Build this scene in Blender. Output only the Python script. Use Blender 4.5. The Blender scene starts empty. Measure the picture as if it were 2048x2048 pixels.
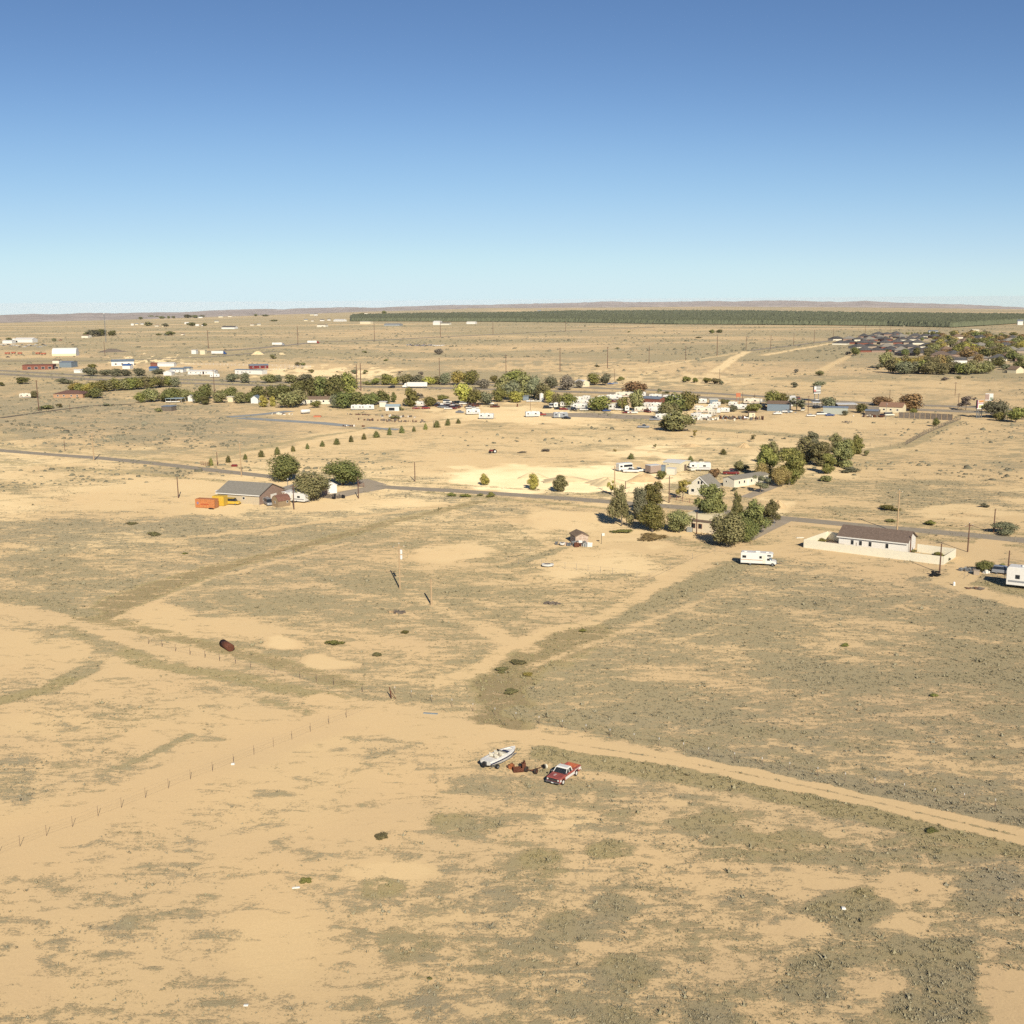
import bpy, math, random
import numpy as np
from mathutils import Vector
PI=math.pi; R_=math.radians
random.seed(7)
C=bpy.context.scene.collection
# ---------------------------------------------------------------- camera
F=2280.0; H=60.0; PITCH=R_(10.53); ROLL=R_(-0.42)
_cp,_sp=math.cos(PITCH),math.sin(PITCH); _cr,_sr=math.cos(ROLL),math.sin(ROLL)
_fw=np.array([0,_cp,-_sp]); _r0=np.array([1.0,0,0]); _u0=np.array([0,_sp,_cp])
_rt=_r0*_cr+_u0*_sr; _up=-_r0*_sr+_u0*_cr
cd=bpy.data.cameras.new('camera'); cam=bpy.data.objects.new('camera',cd); C.objects.link(cam)
cd.sensor_fit='HORIZONTAL'; cd.sensor_width=36; cd.lens=36*F/2048
cd.clip_start=1; cd.clip_end=200000
from mathutils import Matrix
m=Matrix(((_rt[0],_up[0],-_fw[0],0),(_rt[1],_up[1],-_fw[1],0),(_rt[2],_up[2],-_fw[2],H),(0,0,0,1)))
cam.matrix_world=m
bpy.context.scene.camera=cam
# ---------------------------------------------------------------- sky, sun, exposure
SUN_EL=R_(29.3); SH_AZ=R_(-12.5)              # shadows run this way, measured from +Y towards +X
sc=bpy.context.scene
w=bpy.data.worlds.new('World'); sc.world=w; w.use_nodes=True
nt=w.node_tree; bg=nt.nodes['Background']
sky=nt.nodes.new('ShaderNodeTexSky'); sky.sky_type='NISHITA'; sky.sun_disc=False
sky.sun_elevation=SUN_EL; sky.sun_rotation=SH_AZ+PI
sky.altitude=0; sky.air_density=0.6; sky.dust_density=0; sky.ozone_density=3
sm_=nt.nodes.new('ShaderNodeVectorMath'); sm_.operation='SCALE'; sm_.inputs['Scale'].default_value=.05
nt.links.new(sky.outputs[0],sm_.inputs[0])
cv=nt.nodes.new('ShaderNodeRGBCurve'); cv.mapping.use_clip=False; cv.mapping.extend='HORIZONTAL'      # soft shoulder, as a camera rolls off its highlights
for ci,pts in ((0,[(0,0),(.166,.125),(.34,.31),(.53,.47),(.78,.60),(1.1,.635)]),(1,[(0,0),(.305,.25),(.58,.53),(.83,.70),(1.0,.785),(1.2,.80),(1.6,.78)]),(2,[(0,0),(.58,.50),(.93,.79),(1.15,.86),(1.5,.82)])):
    c_=cv.mapping.curves[ci]
    for i,(a_,b_) in enumerate(pts):
        if i in (0,1): c_.points[i].location=(a_/2,b_/2)
        else: c_.points.new(a_/2,b_/2)
cv.mapping.update()
nt.links.new(sm_.outputs[0],cv.inputs['Color'])
s2_=nt.nodes.new('ShaderNodeVectorMath'); s2_.operation='SCALE'; s2_.inputs['Scale'].default_value=20
nt.links.new(cv.outputs[0],s2_.inputs[0]); nt.links.new(s2_.outputs[0],bg.inputs[0]); bg.inputs[1].default_value=0.1
sd=bpy.data.lights.new('sun','SUN'); sun=bpy.data.objects.new('sun',sd); C.objects.link(sun)
sd.energy=4.7; sd.angle=R_(0.53); sd.color=(1.0,0.90,0.74)
ld=Vector((math.sin(SH_AZ)*math.cos(SUN_EL),math.cos(SH_AZ)*math.cos(SUN_EL),-math.sin(SUN_EL)))
sun.rotation_euler=ld.to_track_quat('-Z','Y').to_euler(); sun.location=(0,-50,120)
sc.view_settings.view_transform='Standard'; sc.view_settings.look='None'
sc.view_settings.gamma=1; sc.view_settings.use_curve_mapping=False; sc.view_settings.exposure=0.07
sc.cycles.use_denoising=False
sc.cycles.max_bounces=5; sc.cycles.diffuse_bounces=3; sc.cycles.transparent_max_bounces=4; sc.cycles.volume_bounces=0
# ---------------------------------------------------------------- terrain height and pixel <-> ground helpers
def ray(px,py): return _fw*F+_rt*(px-1024)-_up*(py-1024)
def proj(x,y,z):
    v0,v1,v2=x,y,z-H
    d=v0*_fw[0]+v1*_fw[1]+v2*_fw[2]; d=np.where(d<1,1,d)
    return (1024+F*(v0*_rt[0]+v1*_rt[1]+v2*_rt[2])/d, 1024-F*(v0*_up[0]+v1*_up[1]+v2*_up[2])/d)
# the plain falls away gently beyond 3 km, more so to the left and right; then hills rise
HX=[-60,-24.5,-17,-10,-3,3,10,17,24.5,60]                    # azimuth in degrees
SL=[.013,.0112,.0080,.0050,.0022,.0020,.0026,.0045,.0076,.0085]  # slope of the fall beyond 3 km
DF=[4500,5200,6000,7800,9500,10500,12000,12500,12500,12500]   # where the hills begin
HT=[.0094,.0094,.0080,.0058,.0044,.0034,.0020,.0038,.0088,.0098] # dip angle of the hill tops
def gz(x,y):
    x=np.asarray(x,float); y=np.asarray(y,float)
    d=np.hypot(x,y); az=np.degrees(np.arctan2(x,y))
    s=np.interp(az,HX,SL)
    q=np.maximum(0,d-3000.0); z=-s*q*q/(q+700.0)
    return z
def at(px,py):
    r=ray(px,py)
    lo,hi=20.0,40000.0
    n=r/math.hypot(r[0],r[1])
    for _ in range(50):
        mid=(lo+hi)/2
        if H+n[2]*mid>float(gz(n[0]*mid,n[1]*mid)): lo=mid
        else: hi=mid
    x,y=n[0]*lo,n[1]*lo
    return Vector((x,y,float(gz(x,y))))
def ppm(p):  # source pixels per metre at a ground point
    return F/(p[1]*_cp+(H-p[2])*_sp)
# ---------------------------------------------------------------- numpy noise
_rng=np.random.RandomState(5); _T=_rng.rand(256,256)
def vn(x,y):
    xi=np.floor(x).astype(int); yi=np.floor(y).astype(int); fx=x-xi; fy=y-yi
    fx=fx*fx*(3-2*fx); fy=fy*fy*(3-2*fy)
    a=_T[xi&255,yi&255]; b=_T[(xi+1)&255,yi&255]; c=_T[xi&255,(yi+1)&255]; d=_T[(xi+1)&255,(yi+1)&255]
    return a+(b-a)*fx+(c-a)*fy+(a-b-c+d)*fx*fy
def fbm(x,y,o=4,g=.5):
    t=0;a=1;s=0
    for i in range(o):
        t=t+a*vn(x*2**i+i*17.3,y*2**i+i*9.1); s+=a; a*=g
    return t/s
def ss(a,b,x):
    t=np.clip((x-a)/(b-a),0,1); return t*t*(3-2*t)
# ---------------------------------------------------------------- ground cover map
def W(pts): return [tuple(at(*p)[:2]) for p in pts]
def dline(X,Y,pts):
    best=np.full(X.shape,1e9)
    for (x0,y0),(x1,y1) in zip(pts,pts[1:]):
        dx,dy=x1-x0,y1-y0; t=np.clip(((X-x0)*dx+(Y-y0)*dy)/(dx*dx+dy*dy),0,1)
        best=np.minimum(best,np.hypot(X-x0-t*dx,Y-y0-t*dy))
    return best
def inpoly(X,Y,poly):
    r=np.zeros(X.shape,bool); n=len(poly); j=n-1
    for i in range(n):
        xi,yi=poly[i]; xj,yj=poly[j]
        if yi!=yj: r^=((yi>Y)!=(yj>Y))&(X<(xj-xi)*(Y-yi)/(yj-yi)+xi)
        j=i
    return r
# (polyline px, half width m, softness m, D, tone, sand)  None = leave
LINES=[
 # verges and grassy ditches
 ([(960,1003),(800,1040),(650,1080),(430,1140),(330,1180),(200,1232)],2.0,2.0,.70,1.2,None),
 ([(430,1136),(330,1168),(250,1195),(180,1240)],3.2,2.0,.70,1.25,None),
 ([(-400,1150),(0,1195),(90,1207),(180,1228)],1.8,2,.8,.5,None),
 ([(200,1240),(300,1262),(430,1295),(560,1325),(700,1370)],1.6,1.5,.66,1.12,None),
 ([(140,1250),(300,1330),(480,1355),(680,1402),(820,1440),(900,1465)],1.6,1.6,.75,.95,None),
 ([(-300,1490),(0,1402),(100,1375),(165,1345)],1.5,1.5,.85,.95,None),
 ([(165,1345),(220,1290),(160,1250)],1.6,2,.6,.5,None),
 ([(1475,1130),(1400,1165),(1290,1205),(1170,1265),(1030,1340)],2.6,3,.88,.55,None),
 ([(1170,1265),(1060,1320),(1010,1350)],5.0,3,.70,1.15,None),
 ([(1000,1370),(1010,1410),(1000,1455)],3.4,2,.8,1.25,.3),
 ([(1040,1425),(1120,1440),(1300,1480),(1420,1500)],1.6,2,.8,.5,None),
 ([(1110,1503),(1250,1530),(1500,1570),(1750,1628),(2048,1695),(2500,1810)],2.6,1.6,.93,.85,None),
 ([(1400,1508),(1600,1550),(1800,1592),(2048,1640),(2500,1745)],1.6,1.6,.9,.2,None),
 ([(1010,1135),(1100,1105),(1150,1085)],1.2,1.2,.8,.5,None),
 ([(1500,1085),(1400,1090),(1330,1075)],2.5,3,.6,.8,.3),
 ([(380,1470),(300,1510),(240,1535)],.5,.6,.7,.6,None),
 ([(520,1400),(640,1430)],.6,1.5,.6,.8,None),
 ([(1020,760),(600,772),(200,765),(0,757)],8,8,.5,.8,None),
 ([(0,924),(200,940),(400,958),(560,975)],1.5,2,.6,.8,None),
 ([(0,893),(340,920),(520,938),(740,958),(1100,982),(1300,1000)],1.2,1.5,.65,.75,None),
 ([(860,985),(1100,1006),(1300,1025)],1.6,1.6,.7,.8,None),
 ([(1560,1050),(1740,1066),(1940,1084),(2048,1094)],1.4,1.6,.6,.8,None),
 ([(1560,1028),(1740,1041),(1940,1058),(2048,1068)],1.4,1.6,.6,.7,None),
 ([(423,915),(640,872),(917,836)],2.2,2.2,.75,.6,None),
 ([(1140,815),(1300,845),(1420,858),(1700,880)],5,4,.75,.55,None),
 ([(1550,912),(1720,905),(1850,880)],2.5,4,.6,.45,None),
 ([(1915,842),(1812,892),(1740,900)],2.2,3,.7,.5,None),
 # bare tracks
 ([(700,1440),(560,1480),(430,1530),(250,1600),(60,1680),(-60,1740)],3.6,2.4,.03,None,.5),
 ([(640,1400),(760,1415),(860,1440),(960,1475)],2.0,1.6,.06,None,.6),
 ([(900,1452),(1080,1478),(1348,1520),(1550,1560),(1700,1592),(1900,1640),(2080,1682),(2500,1790)],1.75,.8,.0,None,.62),
 ([(760,1440),(850,1465),(950,1480)],3.2,2,.1,None,.62),
 ([(-400,1165),(0,1222),(150,1247),(300,1295),(430,1320)],1.3,1.3,.1,None,.55),
 ([(890,1360),(960,1340),(1010,1300),(1100,1260),(1180,1248),(1280,1195),(1380,1130),(1450,1112)],1.3,1.8,.1,None,.7),
 ([(970,1262),(1060,1300)],1.6,1.6,.1,None,.65),
 ([(1000,1265),(900,1225),(820,1190)],.8,2.5,.25,None,.65),
 ([(1060,1335),(1250,1262),(1420,1195)],.5,1.2,.25,None,.6),
 ([(1320,1020),(1340,1070),(1200,1075),(1100,1095)],1.5,3,.2,None,.75),
 ([(330,1080),(520,1060),(900,1010)],1.2,1.4,.2,None,.65),
 ([(230,1238),(420,1158),(700,1085)],.4,1.0,.2,None,.6),
 ([(1080,1478),(1348,1520),(1550,1560),(1700,1592),(1900,1640),(2080,1682),(2500,1790)],.16,.25,.5,None,.5),
 ([(1920,1160),(1960,1110),(1985,1080)],2.8,1.2,.03,None,.6),
 ([(1890,1165),(2048,1210)],2.6,2,.08,None,.62),
 ([(1450,1100),(1520,1060),(1580,1048)],2.2,2,.1,None,.45),
 ([(2005,2070),(2048,1960)],1.2,.6,.0,None,.45),
 ([(560,905),(640,880),(760,855),(930,838)],2.0,2.2,.1,None,.8),
 ([(1640,742),(1740,690),(1800,668)],3,4,.1,None,.75),
 ([(1430,745),(1470,715),(1495,703)],4,3,.05,None,.95),
 ([(1495,703),(1400,718),(1300,735),(1090,748)],2.5,3,.1,None,.85),
 ([(700,698),(520,695),(400,700)],12,9,.15,None,.35),
 ([(860,704),(640,690),(560,688)],9,9,.1,None,.35),
 ([(1530,710),(1690,682)],5,4,.1,None,.9),
 ([(1540,668),(1900,700)],4,5,.5,.2,.4),
]
# (centre px, radii px, D, tone, sand, softness)
BLOBS=[
 ((1150,962),(210,28),.0,None,1.5,.3), ((1000,950),(110,17),.02,None,1.4,.35), ((1290,908),(90,12),.05,None,1.2,.5),
 ((1480,872),(60,9),.1,None,.75,.5), ((1290,1000),(60,8),.1,None,1.1,.4), ((1555,1012),(34,16),.03,None,1.2,.4),
 ((860,905),(330,38),.3,None,.75,.8),
 ((330,975),(180,16),.06,None,.8,.5), ((560,1000),(170,22),.08,None,.8,.5), ((250,1000),(170,20),.2,None,.75,.6),
 ((1160,1040),(100,22),.08,None,.85,.5), ((1300,1075),(100,22),.06,None,.8,.6), ((1210,1128),(140,26),.16,None,.85,.6),
 ((900,1105),(80,20),.12,None,.8,.6), ((1060,830),(210,19),.03,None,.95,.45), ((1330,824),(150,12),.05,None,.85,.5),
 ((1650,850),(190,26),.2,None,.75,.5), ((1830,870),(120,20),.35,None,.65,.6), ((1900,940),(220,50),.42,None,.65,.7),
 ((1800,1000),(260,34),.5,None,.7,.6),((1950,1020),(120,18),.15,None,.8,.6),
 ((650,748),(160,9),.05,None,1.1,.5), ((1330,760),(220,9),.1,None,.85,.6), ((1750,770),(280,12),.2,None,.7,.7), ((330,722),(110,5),.02,None,1.3,.5),
 ((1250,735),(300,7),.25,None,.6,.7), ((560,725),(200,10),.4,None,.5,.7),
 ((520,845),(200,18),.18,None,.5,.7),((1560,920),(60,10),.2,None,1.0,.6),
 ((60,830),(260,40),.7,.15,.35,.8), ((330,850),(260,40),.62,.15,.35,.8), ((760,790),(160,12),.3,None,.6,.6),
 ((780,1740),(90,34),.06,None,.75,.6), ((560,1900),(110,80),.12,None,.72,.7), ((60,1960),(60,60),.08,None,.5,.6),((870,1830),(60,20),.2,None,.7,.7),
 ((330,1880),(150,60),.5,.3,None,.9), ((160,1770),(60,22),.5,.3,None,.9), ((830,1885),(60,36),.9,.55,None,.5), ((750,1775),(45,22),.85,.9,None,.5),
 ((920,1650),(70,22),.8,.7,None,.5), ((1090,1735),(55,28),.85,.95,None,.5), ((1000,1760),(70,24),.6,.4,None,.8), ((1215,1690),(42,22),.85,.95,None,.4),
 ((1240,1820),(44,26),.8,.5,None,.5), ((1130,1870),(60,30),.7,.4,None,.6), ((1245,1950),(60,36),.93,.6,None,.5), ((1225,2035),(50,28),.9,.6,None,.5),
 ((880,2020),(45,40),.75,.3,None,.6), ((1700,1820),(80,46),.97,.65,None,.45), ((1650,1950),(75,52),.98,.5,None,.45), ((1760,1900),(90,30),.8,.5,None,.6),
 ((1900,1930),(110,55),.96,.45,None,.5), ((1860,2010),(100,45),.98,.4,None,.5), ((1980,1780),(80,50),.75,.2,None,.7), ((1440,2030),(60,30),.85,.3,None,.6),
 ((1530,1690),(170,36),.8,.75,None,.6), ((1720,1730),(120,26),.75,.6,None,.6), ((1410,1640),(60,26),.85,.7,None,.6), ((1900,1690),(150,30),.85,.7,None,.6),
 ((1500,1800),(60,20),.6,.2,None,.6), ((1590,1760),(110,18),.1,None,.55,.6), ((1560,1860),(60,22),.15,None,.5,.6), ((1790,1770),(60,26),.15,None,.5,.6),
 ((1470,1930),(90,34),.15,None,.5,.6), ((1740,1960),(60,26),.15,None,.5,.6), ((1672,1667),(22,9),.0,None,.55,.3), ((1364,1603),(18,7),.0,None,.65,.3),
 ((1995,1950),(40,80),.2,None,.4,1.2), ((2010,2000),(30,60),.05,None,.35,.5), ((1330,1890),(70,34),.25,None,.6,.6), ((1120,1640),(80,20),.3,None,.75,.7),
 ((160,1520),(160,60),.45,.4,None,.9), ((20,1560),(50,50),.75,.3,None,.6), ((300,1450),(140,40),.45,.6,None,.8), ((90,1440),(90,30),.3,None,.7,.7),
 ((540,1620),(120,50),.35,None,.65,.9),((620,1480),(100,26),.25,None,.7,.8),((180,1350),(90,30),.35,None,.6,.8),
 ((450,1255),(150,24),.3,None,.65,.7), ((320,1235),(60,30),.25,.3,.7,.6), ((560,1290),(45,12),.1,None,.8,.6),((660,1330),(40,14),.15,None,.75,.5),
 ((1950,1115),(60,30),.15,None,.55,.5),((2000,1175),(80,16),.7,.8,.3,.4),
 ((60,1138),(40,5),.9,.5,.1,.3),((1020,1345),(45,16),.9,1.0,None,.4),
]
WL=[(W(a),b,c,d,e,f) for a,b,c,d,e,f in LINES]
FIELDR=W([(1010,1330),(1500,1110),(1900,1160),(2400,1250),(2400,1700),(2048,1640),(1350,1495),(1040,1440)])
FIELDM=W([(-500,1060),(960,1010),(1120,1110),(1330,1160),(1180,1240),(1000,1350),(960,1400),(760,1410),(430,1300),(0,1195),(-500,1150)])
def cover(X,Y):
    px,py=proj(X,Y,gz(X,Y))
    n1=fbm(X/16+3,Y/16,5); c,s=math.cos(R_(-24)),math.sin(R_(-24)); U=X*c+Y*s; V=-X*s+Y*c
    n2=fbm(U/26+50,V/9+9,5); nb=fbm(X/90,Y/90+40,4); n3=fbm(X/300+7,Y/120,5)
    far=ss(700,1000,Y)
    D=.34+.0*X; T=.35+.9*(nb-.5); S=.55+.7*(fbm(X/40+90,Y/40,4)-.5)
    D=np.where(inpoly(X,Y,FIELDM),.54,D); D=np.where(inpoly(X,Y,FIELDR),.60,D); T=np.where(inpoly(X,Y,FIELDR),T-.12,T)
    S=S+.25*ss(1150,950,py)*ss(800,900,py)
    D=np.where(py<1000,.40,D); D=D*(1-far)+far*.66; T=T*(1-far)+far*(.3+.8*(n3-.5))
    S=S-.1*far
    wx=px+44*(fbm(X/9+11,Y/9,3)-.5)*2; wy=py+20*(fbm(X/9,Y/9+33,3)-.5)*2
    for (cx,cy),(rx,ry),d,t,sd_,sf in BLOBS:
        q=np.hypot((wx-cx)/rx,(wy-cy)/ry); k=1-ss(1-sf*.6,1+sf*.6,q)
        D=D+(d-D)*k
        if t is not None: T=T+(t-T)*k
        if sd_ is not None: S=S+(sd_-S)*k
    # noise turns the mean cover into patches
    n4=fbm(X/6.5+70,Y/4.2,4); n5=fbm(U/5.5+20,V/2.6+80,3)
    nn=.36*n2+.26*n1+.20*n4+.18*n5
    sp=(nn-.5)*1.7*np.maximum(.3,np.clip(4*D*(1-D),0,1)**.5)
    D=D+sp*(1-far)+far*(n3-.5)*1.5+far*(n2-.5)*.7*ss(5000,1200,Y)
    nr=ss(1400,1500,py)*.9
    D=D*(1-nr)+nr*(.20+.60*np.clip(D+(fbm(X/2.4+5,Y/1.9,3)-.5)*.7,0,1)); T=T+nr*(fbm(X/4+60,Y/3+8,3)-.5)*.8; T=np.minimum(T,1.0)
    D=D-.13*nr*ss(1150,700,px)
    wob=(fbm(X/3.1,Y/3.1,3)-.5)
    for pts,hw,sf,d,t,sd_ in WL:
        dd=dline(X,Y,pts)+wob*hw*.9; k=1-ss(hw-sf*.3,hw+sf,dd)
        D=D+(d-D)*k*(.95 if d<=.03 else .72 if d<.3 else .85)
        if t is not None: T=T+(t-T)*k
        if sd_ is not None: S=S+(sd_-S)*k
    return np.clip(D,0,.84),np.clip(np.where(T>1.05,T,np.minimum(T,1)),0,1.3),np.clip(S,0,1.5)
# ---------------------------------------------------------------- materials
MATS={}
def mat(name,col,rough=.7,metal=0,var=.12,scale=3,spec=.3,emit=None,col2=None,coord='Object'):
    if name in MATS: return MATS[name]
    m=bpy.data.materials.new(name); m.use_nodes=True; t=m.node_tree; b=t.nodes['Principled BSDF']
    b.inputs['Roughness'].default_value=rough; b.inputs['Metallic'].default_value=metal; b.inputs['Specular IOR Level'].default_value=spec
    tc=t.nodes.new('ShaderNodeTexCoord'); nz=t.nodes.new('ShaderNodeTexNoise'); nz.inputs['Scale'].default_value=scale; nz.inputs['Detail'].default_value=5
    t.links.new(tc.outputs[coord],nz.inputs['Vector'])
    cr=t.nodes.new('ShaderNodeValToRGB'); cr.color_ramp.elements[0].position=.3; cr.color_ramp.elements[1].position=.72
    a=[c*(1-var) for c in col]; bb=col2 if col2 else [min(1,c*(1+var)) for c in col]
    cr.color_ramp.elements[0].color=(*a,1); cr.color_ramp.elements[1].color=(*bb,1)
    t.links.new(nz.outputs['Fac'],cr.inputs['Fac']); t.links.new(cr.outputs['Color'],b.inputs['Base Color'])
    MATS[name]=m; return m
def mathn(t,op,a,b=None,c=None,clamp=False):
    n=t.nodes.new('ShaderNodeMath'); n.operation=op; n.use_clamp=clamp
    for i,v in enumerate((a,b,c)):
        if v is None: continue
        if isinstance(v,(int,float)): n.inputs[i].default_value=v
        else: t.links.new(v,n.inputs[i])
    return n.outputs[0]
def mixc(t,f,a,b):
    n=t.nodes.new('ShaderNodeMix'); n.data_type='RGBA'
    for i,v in ((0,f),(6,a),(7,b)):
        if isinstance(v,tuple): n.inputs[i].default_value=(*v,1)
        elif isinstance(v,(int,float)): n.inputs[i].default_value=v
        else: t.links.new(v,n.inputs[i])
    return n.outputs[2]
def noise(t,vec,scale,detail=4,rough=.55,dist=0):
    n=t.nodes.new('ShaderNodeTexNoise'); n.inputs['Scale'].default_value=scale; n.inputs['Detail'].default_value=detail
    n.inputs['Roughness'].default_value=rough; n.inputs['Distortion'].default_value=dist
    t.links.new(vec,n.inputs['Vector']); return n.outputs['Fac']
SAND=(.60,.452,.242); SAND_Y=(.88,.72,.44); SAND_D=(.42,.31,.19); SAGE=(.275,.25,.175); OLIVE=(.33,.28,.135); DARKV=(.17,.155,.105)
def ground_mat():
    m=bpy.data.materials.new('desert_soil_and_grass'); m.use_nodes=True; t=m.node_tree; b=t.nodes['Principled BSDF']
    b.inputs['Roughness'].default_value=.95; b.inputs['Specular IOR Level'].default_value=.08
    b.inputs['Diffuse Roughness'].default_value=.8
    tc=t.nodes.new('ShaderNodeTexCoord').outputs['Object']
    at_=t.nodes.new('ShaderNodeAttribute'); at_.attribute_name='cover'
    sp=t.nodes.new('ShaderNodeSeparateColor'); t.links.new(at_.outputs['Color'],sp.inputs[0])
    D,T,S=sp.outputs[0],sp.outputs[1],sp.outputs[2]
    nf=noise(t,tc,3.6,5,.72); nm=noise(t,tc,.8,4,.6,.4); nl=noise(t,tc,.05,5,.6); nff=noise(t,tc,9,3,.6)
    mp=t.nodes.new('ShaderNodeMapping'); mp.inputs['Rotation'].default_value=(0,0,R_(24)); mp.inputs['Scale'].default_value=(.55,1.5,1); t.links.new(tc,mp.inputs[0])
    nw=noise(t,mp.outputs[0],.30,5,.68,.9)
    mixn=mathn(t,'ADD',mathn(t,'MULTIPLY',nf,.55),mathn(t,'ADD',mathn(t,'MULTIPLY',nm,.40),mathn(t,'MULTIPLY',nw,.85)))
    thr=mathn(t,'ADD',mathn(t,'MULTIPLY',D,-.50),1.155)
    k=mathn(t,'MULTIPLY',mathn(t,'SUBTRACT',mixn,thr),7.5,clamp=False)
    k=mathn(t,'ADD',k,.5,clamp=True)
    sand=mixc(t,mathn(t,'MULTIPLY',S,1.0,clamp=True),SAND_D,SAND)
    sy=mathn(t,'MULTIPLY',mathn(t,'SUBTRACT',S,.7),1.3,clamp=True)
    sand=mixc(t,sy,sand,SAND_Y)
    sand=mixc(t,mathn(t,'MULTIPLY',mathn(t,'SUBTRACT',nl,.42),1.6,clamp=True),sand,(.575,.415,.225))
    gr=mathn(t,'ADD',mathn(t,'MULTIPLY',nff,.30),mathn(t,'MULTIPLY',nf,.34)); gr=mathn(t,'ADD',gr,.68)
    sm=t.nodes.new('ShaderNodeVectorMath'); sm.operation='SCALE'; t.links.new(sand,sm.inputs[0]); t.links.new(gr,sm.inputs['Scale'])
    veg=mixc(t,mathn(t,'MULTIPLY',T,1.0,clamp=True),SAGE,OLIVE)
    veg=mixc(t,mathn(t,'MULTIPLY',mathn(t,'SUBTRACT',T,1.0),5,clamp=True),veg,(.235,.19,.10))
    dk=mathn(t,'MULTIPLY',mathn(t,'SUBTRACT',nff,.46),4.0,clamp=True)
    veg=mixc(t,mathn(t,'MULTIPLY',dk,.8),veg,DARKV)
    lt=mathn(t,'MULTIPLY',mathn(t,'SUBTRACT',nm,.55),3.0,clamp=True)
    veg=mixc(t,mathn(t,'MULTIPLY',lt,.55),veg,(.40,.37,.24))
    col=mixc(t,mathn(t,'MULTIPLY',k,.80),sm.outputs[0],veg)
    t.links.new(col,b.inputs['Base Color'])
    bp=t.nodes.new('ShaderNodeBump'); bp.inputs['Strength'].default_value=.55; bp.inputs['Distance'].default_value=.22
    hh=mathn(t,'ADD',mathn(t,'MULTIPLY',k,nff),mathn(t,'MULTIPLY',nm,.8))
    t.links.new(hh,bp.inputs['Height']); t.links.new(bp.outputs[0],b.inputs['Normal'])
    return m
# ---------------------------------------------------------------- ground sheet
def fast_mesh(name,V,Fc,material,parent=None,smooth=False):
    me=bpy.data.meshes.new(name); V=np.asarray(V,np.float32); Fc=np.asarray(Fc,np.int32)
    n=Fc.shape[1]
    me.vertices.add(len(V)); me.vertices.foreach_set('co',V.ravel())
    me.loops.add(Fc.size); me.loops.foreach_set('vertex_index',Fc.ravel())
    me.polygons.add(len(Fc)); me.polygons.foreach_set('loop_start',np.arange(0,Fc.size,n,dtype=np.int32))
    me.polygons.foreach_set('loop_total',np.full(len(Fc),n,np.int32))
    if smooth: me.polygons.foreach_set('use_smooth',np.ones(len(Fc),bool))
    me.update(calc_edges=True); me.materials.append(material)
    o=bpy.data.objects.new(name,me); C.objects.link(o)
    if parent: o.parent=parent
    return o
def grid_faces(nr,nc,wrap=False):
    i=np.arange(nr-1)[:,None]*nc; j=np.arange(nc-1)[None,:]
    a=(i+j).ravel(); return np.stack([a,a+1,a+nc+1,a+nc],1)
AZ=np.concatenate([np.linspace(-180,-45,28)[:-1],np.linspace(-45,-31,40)[:-1],np.linspace(-31,31,900),np.linspace(31,45,40)[1:],np.linspace(45,180,28)[1:]])
def ring(az,rr,hills=False):
    A,Rr=np.meshgrid(np.radians(az),rr); X=Rr*np.sin(A); Y=Rr*np.cos(A)
    return X,Y
dep=np.concatenate([np.linspace(75,41,18)[:-1],np.linspace(41,2.0,760)[:-1],np.linspace(2.0,.28,150)])
RR=np.concatenate([[.5],H/np.tan(np.radians(dep))])
X,Y=ring(AZ,RR); Z=gz(X,Y)
near=ss(1500,600,np.hypot(X,Y))
Z=Z-(.02)*near*0
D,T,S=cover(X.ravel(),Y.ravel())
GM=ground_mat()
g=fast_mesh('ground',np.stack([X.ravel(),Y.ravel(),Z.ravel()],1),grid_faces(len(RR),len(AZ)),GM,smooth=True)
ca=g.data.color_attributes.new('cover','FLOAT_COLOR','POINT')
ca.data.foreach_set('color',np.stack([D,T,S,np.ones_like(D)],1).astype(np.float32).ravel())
g['kind']='structure'
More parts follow.
